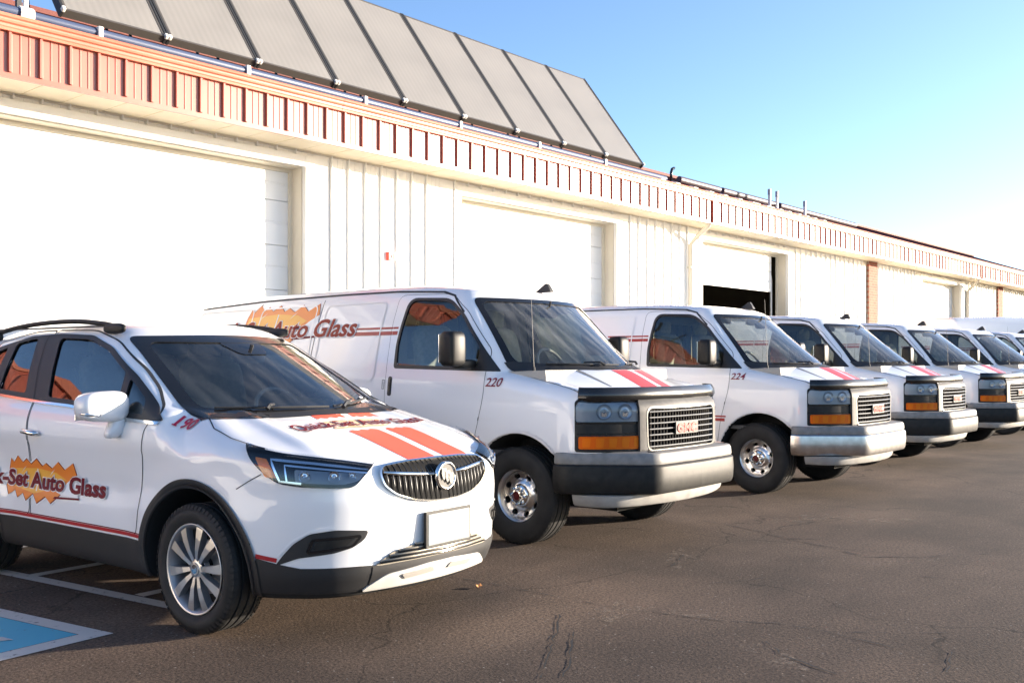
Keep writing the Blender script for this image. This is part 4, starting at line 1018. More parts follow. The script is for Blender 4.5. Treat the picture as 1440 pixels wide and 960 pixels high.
def wiper(parent, F, proj, a, b, pivot, name='wiper', mirror=False):
    t = empty(name); t.parent = parent
    A, B_ = path3(F, proj, [a, b], .022); Pv = path3(F, proj, [pivot], .03)[0]
    mid = (A + B_) / 2; MB().tube(path3(F, proj, [tuple(np.array(a) + (np.array(b) - np.array(a)) * q) for q in (0, .25, .5, .75, 1)], .016), .0075, 6).obj('blade', M_BLACK, t)
    MB().tube([Pv, Pv + (mid - Pv) * .25 + Vector((0, -.01, .02)), mid + Vector((0, -.008, .012))], [.014, .010, .006], 6).obj('arm', M_BLACK, t)
    return t
def burst(F, proj, y0, y1, z0, z1, parent, off, slant=.10):
    """the torn-poster logo: orange zigzag band, yellow middle, white window, maroon outline; y0 = rear end, y1 = front end"""
    def P(u, v): return (y0 + (y1 - y0) * u - slant * (z1 - z0) * (v - .5) * 0, z0 + (z1 - z0) * v)
    top = [(.02, .70), (.06, .93), (.10, .84), (.17, 1.0), (.24, .86), (.30, .95), (.36, .84), (.45, .97), (.52, .82), (.58, .90), (.66, .80), (.76, .96), (.84, .80), (.97, .97), (1.0, .72)]
    bot = [(.88, .52), (.78, .24), (.66, .04), (.58, .17), (.46, .0), (.40, .20), (.30, .02), (.25, .18), (.17, .06), (.13, .22), (.04, .10), (.0, .30)]
    ring = [P(*q) for q in top + bot]
    def grow(poly, d):
        c = np.mean(poly, 0); q = np.array(poly); return [tuple(c + (p - c) * (1 + d / max(np.linalg.norm(p - c), .05))) for p in q]
    o = empty('logo_burst'); o.parent = parent
    patch(F, proj, grow(ring, .018), 'logo_edge', M_WHITE, o, off, .05)
    patch(F, proj, grow(ring, .007), 'logo_outline', M_MAROON, o, off + .0012, .05)
    patch(F, proj, ring, 'logo_orange', M_LORG, o, off + .0024, .05)
    patch(F, proj, [P(*q) for q in ((.05, .70), (.45, .77), (.72, .72), (.86, .58), (.66, .34), (.42, .20), (.12, .30), (.03, .45))], 'logo_yellow', M_LYEL, o, off + .0036, .05)
    patch(F, proj, [P(*q) for q in ((.73, .30), (.80, .26), (1.045, .24), (.99, .70), (.90, .58))], 'logo_window', M_WHITE, o, off + .0030, .05)
    for q in (((.44, .26), (.455, .26), (.46, .76), (.447, .76)),): patch(F, proj, [P(*p) for p in q], 'logo_fold', M_WHITE, o, off + .0045, .05)
    for k in (.20, .62): patch(F, proj, [P(k, .62), P(k + .06, .74), P(k + .09, .80), P(k + .045, .73)], 'logo_glint', M_WHITE, o, off + .0048, .05)
    patch(F, proj, [P(.70, .15), P(1.06, .20), P(1.055, .24), P(.72, .20)], 'logo_rule', M_MAROON, o, off + .0036, .05)
    return o
SERIF = {'i': [(.5, 0)], 'l': [(.5, 0), (.15, 1)]}
def lettering(s, F, proj, org, cap, length, name, m, parent, off, shear=0., bold=.02, flip=True, halo=None, up=(0, 1), right=None, slabs=True):
    """flat vinyl letters: org = start of the baseline in the projection plane; built with slab feet so that it reads as a serif face"""
    def build(bo):
        V2, fc = text2d(s, shear, bo); return V2, fc
    V2, fc = build(bold); x0, x1 = V2[:, 0].min(), V2[:, 0].max(); ch = .70
    sx = length / (x1 - x0); sy = cap / ch
    rt = np.array(right if right is not None else ((-1, 0) if flip else (1, 0)), float); u_ = np.array(up, float)
    def M_(V): return np.array(org) + ((V[:, :1] - x0) * sx) * rt + (V[:, 1:] * sy) * u_
    o = empty(name); o.parent = parent
    if halo:
        H_, hf = build(bold + halo); e_ = place(M_(H_), hf, F, proj, 'letter_edge', M_WHITE, o, off); e_['kind'] = 'stuff'
    # one object per letter: faces grouped by shared corners
    par = list(range(len(V2)))
    def fnd(i):
        while par[i] != i: par[i] = par[par[i]]; i = par[i]
        return i
    for q in fc:
        for i in q[1:]: par[fnd(i)] = fnd(q[0])
    grp = {}
    for q in fc: grp.setdefault(fnd(q[0]), []).append(q)
    W2 = M_(V2)
    for fs in grp.values():
        us = sorted({i for q in fs for i in q}); ix = {u: k for k, u in enumerate(us)}
        l_ = place(W2[us], [tuple(ix[i] for i in q) for q in fs], F, proj, 'letter', m, o, off + .003)
        if not len(l_.data.polygons): bpy.data.objects.remove(l_)
    if slabs:
        # slab feet under straight stems: found from vertical edges that reach the baseline
        ys = V2[:, 1]; base = V2[(np.abs(ys - 0) < .035 + bold)]
        xs = np.sort(base[:, 0]); g = []; 
        for x in xs:
            if g and x - g[-1][1] < .16: g[-1][1] = x
            else: g.append([x, x])
        for a, b in g:
            if .04 < b - a < .22:
                q = np.array([(a - .055, -bold), (b + .055, -bold), (b + .055, .055), (a - .055, .055)]); l_ = place(M_(q), [(0, 1, 2, 3)], F, proj, 'serif', m, o, off + .0032)
                if not len(l_.data.polygons): bpy.data.objects.remove(l_)
    return o

# ------------------------------------------------------------------ cargo van
def both(fn):
    return [fn(False), fn(True)]
def R3(pts): return RAD.flat(np.array(pts, float))
def make_van():
    F = VanBody(); root = empty('cargo_van')
    ws = rounded([(-.855, 1.398), (-.745, 2.00), (.745, 2.00), (.855, 1.398)], .07); wsi = rounded([(-.80, 1.43), (-.705, 1.965), (.705, 1.965), (.80, 1.43)], .08)
    swin = rounded([(1.375, 1.425), (1.40, 1.60), (1.36, 2.0), (.87, 1.975), (.66, 1.83), (.40, 1.56), (.40, 1.405)], [.03, .05, .10, .10, .06, .04, .03])
    swo = rounded([(1.405, 1.392), (1.425, 1.60), (1.385, 2.022), (.86, 2.00), (.64, 1.85), (.37, 1.565), (.185, 1.372)], [.03, .05, .11, .10, .06, .06, .015])
    rwin = [rounded([(s * .10, 1.35), (s * .10, 1.93), (s * .64, 1.93), (s * .70, 1.35)], .06) for s in (-1, 1)]
    cuts = [(FRONT, rounded([(-.83, 1.412), (-.73, 1.985), (.73, 1.985), (.83, 1.412)], .07), lambda C: C[:, 1] < 1.0), (SIDE, [tuple(q) for q in rounded([(1.388, 1.412), (1.41, 1.60), (1.37, 2.01), (.865, 1.985), (.65, 1.84), (.385, 1.562), (.385, 1.395)], .06)], lambda C: np.abs(C[:, 0]) > .6)]
    cuts += [(REAR, [(x * 1.02, z) for x, z in w_], lambda C: C[:, 1] > 4) for w_ in rwin]
    shell(F, .025, 'body', M_VANP, root, cuts, [(-.06, .40, .485, .56), (F.wb, .40, .485, .56)], drop=.325)
    # glass
    g = patch(F, FRONT, ws, 'windshield', M_WSV, root, -.004, .06)
    patch(F, FRONT, ws, 'black_border', M_GLOSSK, g, .0035, .05, holes=[wsi], skirt=.02)
    for mi in (False, True):
        gl = patch(F, SIDE, swo, 'side_window', M_TINTV, root, -.006, .06, mirror=mi)
        patch(F, SIDE, swo, 'window_rubber', M_BLACK, gl, .0042, .05, holes=[swin], skirt=.02, mirror=mi)
        # door skin with its gaps
        door = rounded([(1.478, .50), (1.49, 1.30), (1.52, 1.80), (1.515, 2.05), (.86, 2.035), (.62, 1.875), (.30, 1.53), (.305, 1.15), (.40, .84), (.46, .50)], [.03, .05, .05, .07, .08, .06, .06, .10, .10, .03])
        d = patch(F, SIDE, door, 'front_door', M_VANP, root, .0025, .06, holes=[swo], skirt=.012, mirror=mi)
        ribbon(F, SIDE, door, .009, 'door_gap', M_SEAM, d, .0018, True, .04, mirror=mi)
        hr = rounded([(1.455, 1.15), (1.455, 1.32), (1.405, 1.32), (1.405, 1.15)], .022)
        h_ = patch(F, SIDE, hr, 'handle', M_BLACK, d, .005, .03, skirt=.006, mirror=mi); ribbon(F, SIDE, [(1.43, 1.19), (1.43, 1.30)], .022, 'handle_pull', M_GLOSSK, h_, .013, mirror=mi)
        ribbon(F, SIDE, [(1.505, 1.29), (1.505, 1.21), (1.53, 1.21), (1.53, 1.29)], .006, 'lock_mark', M_SEAM, d, .0035, True, mirror=mi)
        ribbon(F, SIDE, [(4.84, 2.03), (3.6, 2.076), (2.4, 2.09), (1.6, 2.088), (1.0, 2.06), (.84, 2.02), (.66, 1.87)], .016, 'drip_rail', M_SEAM, root, .004, step=.05, mirror=mi)
        # pressed frames on the load side
        for a, b in ((1.66, 2.55), (2.66, 3.60), (3.72, 4.78)):
            ribbon(F, SIDE, rounded([(a, 1.28), (a + .01, 2.0), (b - .02, 1.99), (b, 1.28)], .07), .014, 'pressed_frame', M_VANP, root, .007, True, .05, mirror=mi)
        ribbon(F, SIDE, [(2.62, .45), (2.62, 1.3), (2.60, 2.05)], .008, 'side_door_gap', M_SEAM, root, .002, mirror=mi)
        ribbon(F, SIDE, [(3.66, .95), (3.66, 1.3), (3.63, 2.05)], .008, 'side_door_gap', M_SEAM, root, .002, mirror=mi)
        # red pinstripes
        for (za, zb_, wd) in ((1.752, 1.752, .018), (1.706, 1.706, .034)):
            ribbon(F, SIDE, [(1.50, za), (2.02, zb_)], wd, 'side_stripe', M_STRIPE, root, .0045, mirror=mi)
            ribbon(F, SIDE, [(1.50 - .002, za), (1.432, za)], wd, 'side_stripe', M_STRIPE, d, .0045, mirror=mi)
        for z, wd in ((.838, .018), (.800, .034)): ribbon(F, SIDE, [(.34 + (.838 - z) * .35, z), (2.9, z)], wd, 'low_stripe', M_STRIPE, root, .0045, mirror=mi)
        # mirror on its arm
        sx = 1 if mi else -1
        m_ = empty('wing_mirror', (sx * 1.0, .42, 1.44)); m_.parent = root
        blob((sx * .17, .06, .115), (.095, .085, .145), 'mirror_shell', M_MIRR, m_, (.42, .5)); blob((sx * .05, .045, -.01), (.12, .06, .04), 'mirror_arm', M_MIRR, m_, (.5, .6))
        MB().box(sx * .17 - .078, sx * .17 + .078, .138, .146, .0, .235).obj('mirror_glass', M_CHROME, m_, bevel=.01)
        # lamps: bezel, headlight, amber turn signal
        def RP(pts): return [tuple(p) for p in (R3(pts) * np.array([-1 if False else 1, 1]))]
        u0 = R3([(-.940, -.585, 1)])[0, 0]; u1 = R3([(-.49, -.90, 1)])[0, 0]; u1t = R3([(-.53, -.885, 1)])[0, 0]
        bz = rounded([(u0, .770), (u0, 1.15), (u0 + .03, 1.172), (u1t, 1.150), (u1, .762)], .02)
        bzl = patch(F, RAD, bz, 'headlight_bezel', M_DARKP, root, .006, .04, skirt=.03, mirror=mi)
        hl = rounded([(u0 + .008, .998), (u0 + .008, 1.12), (u0 + .045, 1.163), (u1t - .012, 1.142), (u1t + .015, .998)], [.02, .04, .04, .02, .02])
        h2 = patch(F, RAD, hl, 'headlight', M_LAMPIN, root, .0085, .03, skirt=.0, mirror=mi)
        for uu in (.42, .74):
            uc = u0 + (u1t - u0) * uu; q = path3(F, RAD, [(uc, 1.072)], .008)[0]; nn = grad(F, np.array([q]))[0][0]
            b = MB(); b.lathe([(.060, -.006), (.058, -.003), (.04, .0), (.014, .001), (.012, -.004), (.0, -.006)], 22); lb = b.obj('lamp_bowl', M_BOWL, h2, smooth=True)
            rot = Vector((-nn[0], -nn[1], 0)).to_track_quat('X', 'Z'); lb.rotation_mode = 'QUATERNION'; lb.rotation_quaternion = rot; lb.location = q
            bl_ = MB(); bl_.box(-.003, .006, -.020, .020, -.034, -.004); bl_ = bl_.obj('bowl_glint', M_REFL, h2); bl_.rotation_mode = 'QUATERNION'; bl_.rotation_quaternion = rot; bl_.location = q  # mirror patch added for the small bright reflection in each bowl
            if mi: bl_.location = (-q[0], q[1], q[2])
            if mi: lb.location = (-q[0], q[1], q[2]); lb.rotation_quaternion = Vector((nn[0], -nn[1], 0)).to_track_quat('X', 'Z')
        patch(F, RAD, hl, 'lamp_lens', M_LENS, h2, .022, .03, skirt=.016, mirror=mi)
        am = rounded([(u0 + .026, .793), (u0 + .026, .888), (u1 - .022, .888), (u1 - .006, .788)], .016)
        a_ = patch(F, RAD, am, 'turn_signal', M_AMBERD, root, .010, .03, skirt=.0, mirror=mi)
        for k in range(5):
            ua = u0 + .05 + (u1 - u0 - .09) * k / 4.6; patch(F, RAD, rounded([(ua, .805), (ua, .874), (ua + .06, .874), (ua + .05, .803)], .01), 'prism', M_AMBER, a_, .0125, .03, mirror=mi)
        patch(F, RAD, am, 'amber_lens', M_AMBER if False else AMBER_GLASS, a_, .018, .03, skirt=.010, mirror=mi)
        ribbon(F, RAD, [(u0 + .005, .985), (u1t + .015, .985)], .012, 'bezel_groove', M_GLOSSK, bzl, .0075, mirror=mi); ribbon(F, RAD, [(u0 + .005, .905), (u1 - .005, .905)], .010, 'bezel_groove', M_GLOSSK, bzl, .0075, mirror=mi)
        # arch lip
        arc = [(-.06 + .502 * math.cos(t), .40 + .502 * math.sin(t)) for t in [math.pi * (.02 + .80 * i / 30) for i in range(31)]]
        ribbon(F, SIDE, arc, .016, 'arch_lip', M_VANP, root, .010, mirror=mi)
        # sill
        ribbon(F, SIDE, [(.45, .43), (2.95, .43)], .012, 'sill_gap', M_SEAM, root, .002, step=.1, mirror=mi)
        # rear lamps and wipers
        tl = rounded([(.80, .95), (.82, 1.5), (.92, 1.5), (.95, .95)], .03); patch(F, REAR, [(-x if mi else x, z) for x, z in tl], 'tail_lamp', M_RED, root, .01, .06, skirt=.02)
    # rear glass
    for w_ in rwin:
        gl = patch(F, REAR, w_, 'rear_window', M_WS, root, -.004, .08); c = np.mean(w_, 0); big = [tuple(c + (np.array(p) - c) * 1.08) for p in w_]
        patch(F, REAR, big, 'window_rubber', M_BLACK, gl, .004, .07, holes=[w_], skirt=.02)
    ribbon(F, REAR, [(0, .5), (0, 2.05)], .012, 'rear_door_gap', M_SEAM, root, .003)
    # bonnet: gap, two rose stripes, washer cowl
    hoodl = [(-.90, -.62), (-.885, -.30), (-.87, .05), (-.80, .06), (-.60, -.17), (-.3, -.36), (0, -.42), (.3, -.36), (.60, -.17), (.80, .06), (.87, .05), (.885, -.30), (.90, -.62), (.70, -.76), (.4, -.86), (0, -.89), (-.4, -.86), (-.70, -.76)]
    hd = patch(F, TOP, rounded(hoodl, .05), 'bonnet', M_VANP, root, .003, .05, skirt=.012)
    ribbon(F, TOP, rounded(hoodl, .05), .010, 'bonnet_gap', M_SEAM, hd, .0022, True)
    for a, b in ((-.22, -.02), (.05, .215)):
        yb = lambda x: -.42 + .58 * (x / .85) ** 2 - .015
        patch(F, TOP, [(a, -.875), (a + .02, yb(a)), (b + .02, yb(b)), (b, -.875)], 'bonnet_stripe', M_HOODR, hd, .0048, .04)
    for sx in (-1, 1): patch(F, TOP, rounded([(sx * .50, -.26), (sx * .46, -.26), (sx * .47, -.60), (sx * .485, -.60)], .01), 'bonnet_crease', M_GREYP, hd, .0045, .05)
    cow = [(-.86, .07), (-.60, -.16), (-.3, -.35), (0, -.41), (.3, -.35), (.60, -.16), (.86, .07), (.86, .20), (.60, -.06), (.3, -.26), (0, -.325), (-.3, -.26), (-.60, -.06), (-.86, .20)]
    patch(F, TOP, cow, 'cowl', M_BLACK, root, .006, .05)
    wiper(root, F, FRONT, (-.62, 1.425), (.02, 1.412), (-.18, 1.40)); wiper(root, F, FRONT, (.16, 1.42), (.72, 1.44), (.46, 1.40))
    a_ = empty('whip_antenna', (-.79, -.06, 1.36)); a_.parent = root
    MB().tube([(0, 0, -.01), (0, 0, .05)], [.018, .010], 8).obj('base', M_BLACK, a_); MB().tube([(0, 0, .05), (-.01, .03, .78)], [.0028, .0014], 5).obj('mast', M_BLACK, a_)
    zf = 2.105; f_ = MB(); f_.prism([(0, 0), (.20, 0), (.185, .03), (.15, .085), (.125, .085), (.07, .045)], -.028, .028, T=lambda u, v, w_: (.40 + w_ * (1 - v * 5), .80 - u + .1, zf + v)); f_.obj('roof_fin', M_BLACK, root)
    # grille
    fr = empty('grille', (0, 0, 0)); fr.parent = root
    op = rounded([(-.478, .775), (-.488, 1.085), (.488, 1.085), (.478, .775)], [.06, .06, .06, .06]); ou = rounded([(-.56, .722), (-.56, 1.138), (.56, 1.138), (.56, .722)], [.05, .045, .045, .05])
    patch(F, FRONT, ou, 'surround', M_SILVER, fr, .035, .04, holes=[op], skirt=.05)
    ribbon(F, FRONT, [(p[0] * 1.02, .93 + (p[1] - .93) * 1.04) for p in op], .009, 'inner_lip', M_BAR, fr, .037, True)
    patch(F, FRONT, op, 'opening', M_PIT, fr, .004, .06)
    for k in range(7):
        z = .800 + k * .0445; xx = [(-.474, z), (-.3, z), (0, z), (.3, z), (.474, z)]
        P = path3(F, FRONT, xx, 0.0); b = MB(); pr = [(.026, -.002), (.034, -.0066), (.038, -.002), (.035, .0040), (.026, .002)]; v = []
        for p in P: v += [(p.x, p.y - o_, p.z + dz) for o_, dz in pr]
        n = len(pr); b.add(v, [(i * n + j, i * n + (j + 1) % n, (i + 1) * n + (j + 1) % n, (i + 1) * n + j) for i in range(len(P) - 1) for j in range(n)]); b.obj('grille_bar', M_BAR, fr, smooth=True, angle=30)
    for x in np.linspace(-.44, .44, 23): 
        p = path3(F, FRONT, [(x, .93)], .012)[0]; MB().box(x - .004, x + .004, p.y - .004, p.y + .01, .785, 1.078).obj('grille_fin', M_GLOSSK, fr)
    yb = path3(F, FRONT, [(0, .93)], .047)[0].y
    V2, fc = text2d('GMC', 0, .05, 1.0); x0, x1 = V2[:, 0].min(), V2[:, 0].max(); sc = .30 / (x1 - x0)
    bd = MB(); bd.prism(rounded([(-.165, .882), (-.165, .978), (.165, .978), (.165, .882)], .006), 0, .012, T=lambda u, v, w_: (u, yb + .012 - w_, v)); em = bd.obj('emblem', M_SILVER, fr)
    lt = MB(); lt.add([((x - x0) * sc - .15, yb - .006, .897 + y * .066 / .70) for x, y in V2], [tuple(q) for q in fc]); lt.add([((x - x0) * sc - .15, yb + .004, .897 + y * .066 / .70) for x, y in V2], [tuple(q) for q in fc])
    lt.obj('emblem_letters', mat('emblem_red', (.50, .02, .025), .25, coat=.5), em, recalc=False)
    # bonnet deflector
    hp = mirrored(smoothpath([(-.905, -.60), (-.86, -.70), (-.74, -.785), (-.55, -.865), (-.25, -.905), (0, -.915)]))
    hp = [hp[0]] + [p for a, p in zip(hp[:-1], hp[1:]) if (Vector(p) - Vector(a)).length > 1e-4]
    sweep(hp, [(-.06, 1.140), (-.004, 1.132), (.026, 1.146), (.046, 1.182), (.040, 1.222), (.016, 1.258), (.008, 1.258), (.024, 1.214), (.014, 1.18), (-.06, 1.165)], 'bonnet_deflector', DEFL, root, angle=50)
    # bumper: upper shelf, middle band, valance
    bp = mirrored(smoothpath([(-.978, -.44), (-.982, -.50), (-.955, -.565), (-.62, -1.005), (-.575, -1.055), (-.50, -1.078), (0, -1.092)]))
    bp = [bp[0]] + [p for a, p in zip(bp[:-1], bp[1:]) if (Vector(p) - Vector(a)).length > 1e-4]
    bu = empty('front_bumper'); bu.parent = root
    sweep(bp, [(-.42, .775), (-.02, .768), (.010, .760), (.022, .742), (.028, .690), (.022, .676), (-.10, .676)], 'upper_band', M_GREYP, bu)
    sweep(bp, [(-.10, .672), (.030, .672), (.040, .660), (.046, .580), (.040, .49), (.026, .458), (-.02, .446), (-.14, .446)], 'middle_band', M_DARKP, bu)
    vp = mirrored(smoothpath([(-.93, -.55), (-.92, -.70), (-.86, -.84), (-.70, -.93), (-.35, -1.02), (0, -1.04)])); vp = [vp[0]] + [p for a, p in zip(vp[:-1], vp[1:]) if (Vector(p) - Vector(a)).length > 1e-4]
    sweep(vp, [(-.20, .446), (.0, .444), (-.006, .42), (-.022, .372), (-.04, .355), (-.20, .362)], 'valance', M_TANP, bu)
    # chassis seen from the side and below
    MB().box(-.62, .62, -.75, 4.7, .30, .46).obj('underframe', M_LINER, root); MB().box(-.55, .55, -.90, -.5, .42, 1.12).obj('radiator', M_LINER, root)
    sk = MB(); sk.box(-.95, .95, 5.0, 5.19, .46, .66); sk.obj('rear_bumper', M_GREYP, root, bevel=.02)
    # cab
    cab = empty('cabin'); cab.parent = root
    MB().box(-.93, .93, -.1, 4.95, .70, .74).obj('floor', M_DASH, cab)
    ds = MB(); ds.prism([(-.30, 1.0), (.72, 1.0), (.74, 1.20), (.62, 1.30), (.30, 1.365), (-.25, 1.385)], -.88, .88, T=lambda u, v, w_: (w_, u + .0 * abs(w_), v - .02 * 0)); ds.obj('dashboard', M_DASHG, cab)
    blob((.42, .50, 1.345), (.24, .16, .07), 'instrument_hood', M_DASH, cab, (.6, .6))
    seat(cab, -.45, 1.08, 1.06, M_SEAT); seat(cab, .45, 1.08, 1.06, M_SEAT); steering_wheel(cab, .42, .72, 1.40)
    pt = MB(); [pt.prism([(s * .60, .74), (s * .90, .74), (s * .90, 1.3), (s * .76, 1.96), (s * .66, 2.06), (s * .60, 2.06)], 1.62, 1.64, T=lambda u, v, w_: (u, w_, v)) for s in (-1, 1)]; pt.box(-.60, .60, 1.621, 1.639, .74, 1.48).box(-.60, .60, 1.621, 1.639, 1.92, 2.08); pt.obj('partition', M_PALETRIM, cab)
    for x in (-.46, -.28, -.10, .10, .28, .46): MB().box(x - .010, x + .010, 1.625, 1.635, 1.48, 1.92).obj('partition_bar', M_GLOSSK, cab)
    rm = empty('rear_view_mirror', (0, .42, 1.88)); rm.parent = cab; blob((0, 0, 0), (.12, .025, .04), 'shell', M_BLACK, rm, (.6, .6)); MB().tube([(0, 0, .03), (0, -.02, .11)], .01, 6).obj('stalk', M_BLACK, rm)
    for x in (-.42, .42): MB().box(x - .22, x + .22, .70, .72, 1.90, 2.01).obj('sun_visor', M_PALETRIM, cab, bevel=.015)
    for x in (-.40, -.12): blob((x, .25, 1.385), (.13, .12, .035), 'dash_papers', M_WHITE if x > -.2 else M_DASH, cab, (.8, .8), 10)
    w0 = van_wheel(); set_wheels(root, w0, .387, .83, F.wb, 0.0)
    return root, F
AMBER_GLASS = glass_mat('amber_glass', (1.0, .80, .45), 1.35)
DEFL = noise_col(mat('smoked_deflector', (.03, .03, .033), .22, coat=.3), 3, (.006, .006, .007), (.014, .0135, .0135))

# ------------------------------------------------------------------ small crossover
def make_suv():
    F = SuvBody(); root = empty('crossover')
    ws = rounded([(-.735, 1.135), (-.60, 1.612), (0, 1.628), (.60, 1.612), (.735, 1.135)], [.05, .05, .2, .05, .05]); wsi = rounded([(-.655, 1.185), (-.545, 1.575), (.545, 1.575), (.655, 1.185)], [.06, .05, .05, .06])
    dlo = rounded([(.30, 1.122), (.60, 1.128), (1.32, 1.188), (1.65, 1.200), (2.35, 1.242), (2.78, 1.36), (2.62, 1.545), (2.2, 1.622), (1.83, 1.634), (1.42, 1.618), (1.12, 1.543), (.742, 1.372), (.53, 1.256)], .05)
    w1 = rounded([(.80, 1.172), (1.32, 1.216), (1.615, 1.228), (1.79, 1.605), (1.42, 1.592), (1.14, 1.520), (.835, 1.385)], [.03, .05, .03, .04, .06, .06, .03])
    wq = rounded([(.50, 1.150), (.735, 1.166), (.765, 1.348), (.70, 1.318), (.545, 1.234)], [.02, .015, .015, .03, .03])
    w2 = rounded([(1.92, 1.246), (2.30, 1.268), (2.34, 1.575), (2.19, 1.598), (2.085, 1.606)], .03); w3 = rounded([(2.42, 1.290), (2.66, 1.375), (2.57, 1.515), (2.44, 1.552)], .03)
    tail = rounded([(-.52, 1.18), (-.48, 1.50), (.48, 1.50), (.52, 1.18)], .06)
    cuts = [(FRONT, rounded([(-.695, 1.165), (-.575, 1.592), (.575, 1.592), (.695, 1.165)], .05), lambda C: C[:, 1] < 1.4)]
    gr = lambda w_, k: [tuple(np.mean(w_, 0) + (np.array(p) - np.mean(w_, 0)) * k) for p in w_]
    for w_, q_ in ((w1, 1.03), (wq, 1.12), (w2, 1.03), (w3, 1.06)): cuts.append((SIDE, gr(w_, q_), lambda C: np.abs(C[:, 0]) > .5))
    cuts.append((REAR, gr(tail, 1.02), lambda C: C[:, 1] > 2.6))
    shell(F, .02, 'body', M_PAINT, root, cuts, [(0, .355, .425, .5), (F.wb, .355, .425, .5)], drop=.30, wide=.024)
    g = patch(F, FRONT, ws, 'windshield', M_WS, root, -.003, .05); patch(F, FRONT, ws, 'black_border', M_GLOSSK, g, .003, .04, holes=[wsi], skirt=.01)
    patch(F, FRONT, rounded([(-.16, 1.575), (-.10, 1.50), (.10, 1.50), (.16, 1.575)], .03), 'sensor_shade', M_GLOSSK, g, .0015, .05)
    gl = patch(F, REAR, tail, 'rear_window', M_WS, root, -.003, .06); patch(F, REAR, gr(tail, 1.10), 'window_rubber', M_BLACK, gl, .003, .06, holes=[tail], skirt=.01)
    for (x, z, r) in ((.52, 1.20, .026), (.46, 1.188, .018)): patch(F, FRONT, [(x + r * 1.6 * math.cos(t), z + r * .8 * math.sin(t)) for t in [2 * math.pi * i / 16 for i in range(16)]], 'inspection_sticker', M_WHITE, g, .0015, .05)
    for mi in (False, True):
        sx = 1 if mi else -1
        fr = patch(F, SIDE, dlo, 'window_surround', M_BLACK, root, .009, .025, holes=[w1, wq, w2, w3], skirt=.008, mirror=mi)
        for w_, nm in ((w1, 'front_door_window'), (wq, 'quarter_window'), (w2, 'rear_door_window'), (w3, 'rear_quarter_window')): patch(F, SIDE, gr(w_, 1.06), nm, M_TINT, root, -.003, .05, mirror=mi)
        ribbon(F, SIDE, [(.33, 1.110), (.60, 1.118), (1.32, 1.178), (1.65, 1.190), (2.35, 1.232)], .016, 'belt_strip', M_CHROME, fr, .012, mirror=mi)
        ribbon(F, SIDE, [(1.775, 1.205), (1.90, 1.45), (1.965, 1.62)], .006, 'pillar_gap', M_SEAM, fr, .0105, mirror=mi)
        # doors
        d1 = rounded([(.505, .475), (.485, .72), (.44, 1.09), (.36, 1.16), (.56, 1.30), (.76, 1.415), (1.12, 1.585), (1.45, 1.655), (1.92, 1.665), (1.80, 1.28), (1.735, 1.05), (1.72, .475)], [.05, .1, .06, .03, .05, .06, .08, .08, .02, .1, .1, .03])
        door = patch(F, SIDE, d1, 'front_door', M_PAINT, root, .002, .05, holes=[dlo_clip(dlo, d1)] if False else (), skirt=.0, mirror=mi) if False else None
        for path in (d1, rounded([(1.735, .475), (1.75, 1.05), (1.815, 1.28), (1.935, 1.665), (2.2, 1.66), (2.62, 1.60), (2.72, 1.40), (2.62, .95), (2.45, .80), (2.2, .68), (2.15, .475)], .06)):
            ribbon(F, SIDE, path, .007, 'door_gap', M_SEAM, root, .0016, True, .03, mirror=mi)
        for y in (1.665, 2.50):
            h = empty('door_handle'); h.parent = root
            patch(F, SIDE, [(y + .0 + .075 * math.cos(t), 1.005 + .05 * math.sin(t)) for t in [2 * math.pi * i / 20 for i in range(20)]], 'handle_cup', M_VANP, h, .0012, .04, mirror=mi)
            P = path3(F, SIDE, [(y - .095, 1.004), (y - .06, 1.005), (y + .06, 1.012), (y + .095, 1.013)], .012); P[1] += Vector((-.022, 0, 0)); P[2] += Vector((-.022, 0, 0))
            if mi: P = [Vector((-p.x, p.y, p.z)) for p in P]
            MB().tube(P, [.010, .017, .017, .010], 8).obj('handle_bar', M_CHROME, h, smooth=True)
        # lower black cladding, red pinstripe over it
        cl = rounded([(.46, .21), (.46, .455), (.50, .458), (2.08, .458), (2.10, .21)], .012)
        c_ = patch(F, SIDE, [(.445, .262), (.462, .452), (2.09, .452), (2.11, .262)], 'sill_cladding', M_BLACK, root, .008, .05, skirt=.01, mirror=mi)
        ribbon(F, SIDE, [(.47, .474), (2.085, .474)], .020, 'pinstripe', M_RED2, root, .003, step=.08, mirror=mi); ribbon(F, SIDE, [(.47, .489), (2.085, .489)], .006, 'pinstripe', M_MAROON, root, .003, step=.08, mirror=mi)
        for cy in (0., F.wb):
            a0, a1 = -.07, 1.07
            arc = [(cy + .454 * math.cos(t), .355 + .454 * math.sin(t)) for t in [math.pi * (a0 + (a1 - a0) * i / 50) for i in range(51)]]
            ribbon(F, SIDE, arc, .046, 'arch_cladding', M_BLACK, root, .010, mirror=mi)
            ribbon(F, SIDE, [(cy + (p[0] - cy) * .965, .355 + (p[1] - .355) * .965) for p in arc], .008, 'arch_cladding_edge', M_BLACK, root, .014, mirror=mi)
        # corner cladding, fog pocket, headlamp
        A = lambda *p: tuple(R3([p])[0])
        corner = [A(-.83, -.40, .275), A(-.80, -.44, .455), A(-.752, -.545, .428), A(-.697, -.64, .408), A(-.495, -.845, .408), A(-.36, -.90, .40), A(-.36, -.90, .272), A(-.60, -.74, .272)]
        patch(F, RAD, corner, 'corner_cladding', M_BLACK, root, .006, .04, skirt=.012, mirror=mi)
        ribbon(F, RAD, [A(-.80, -.435, .468), A(-.758, -.54, .448)], .022, 'pinstripe', M_RED2, root, .004, mirror=mi)
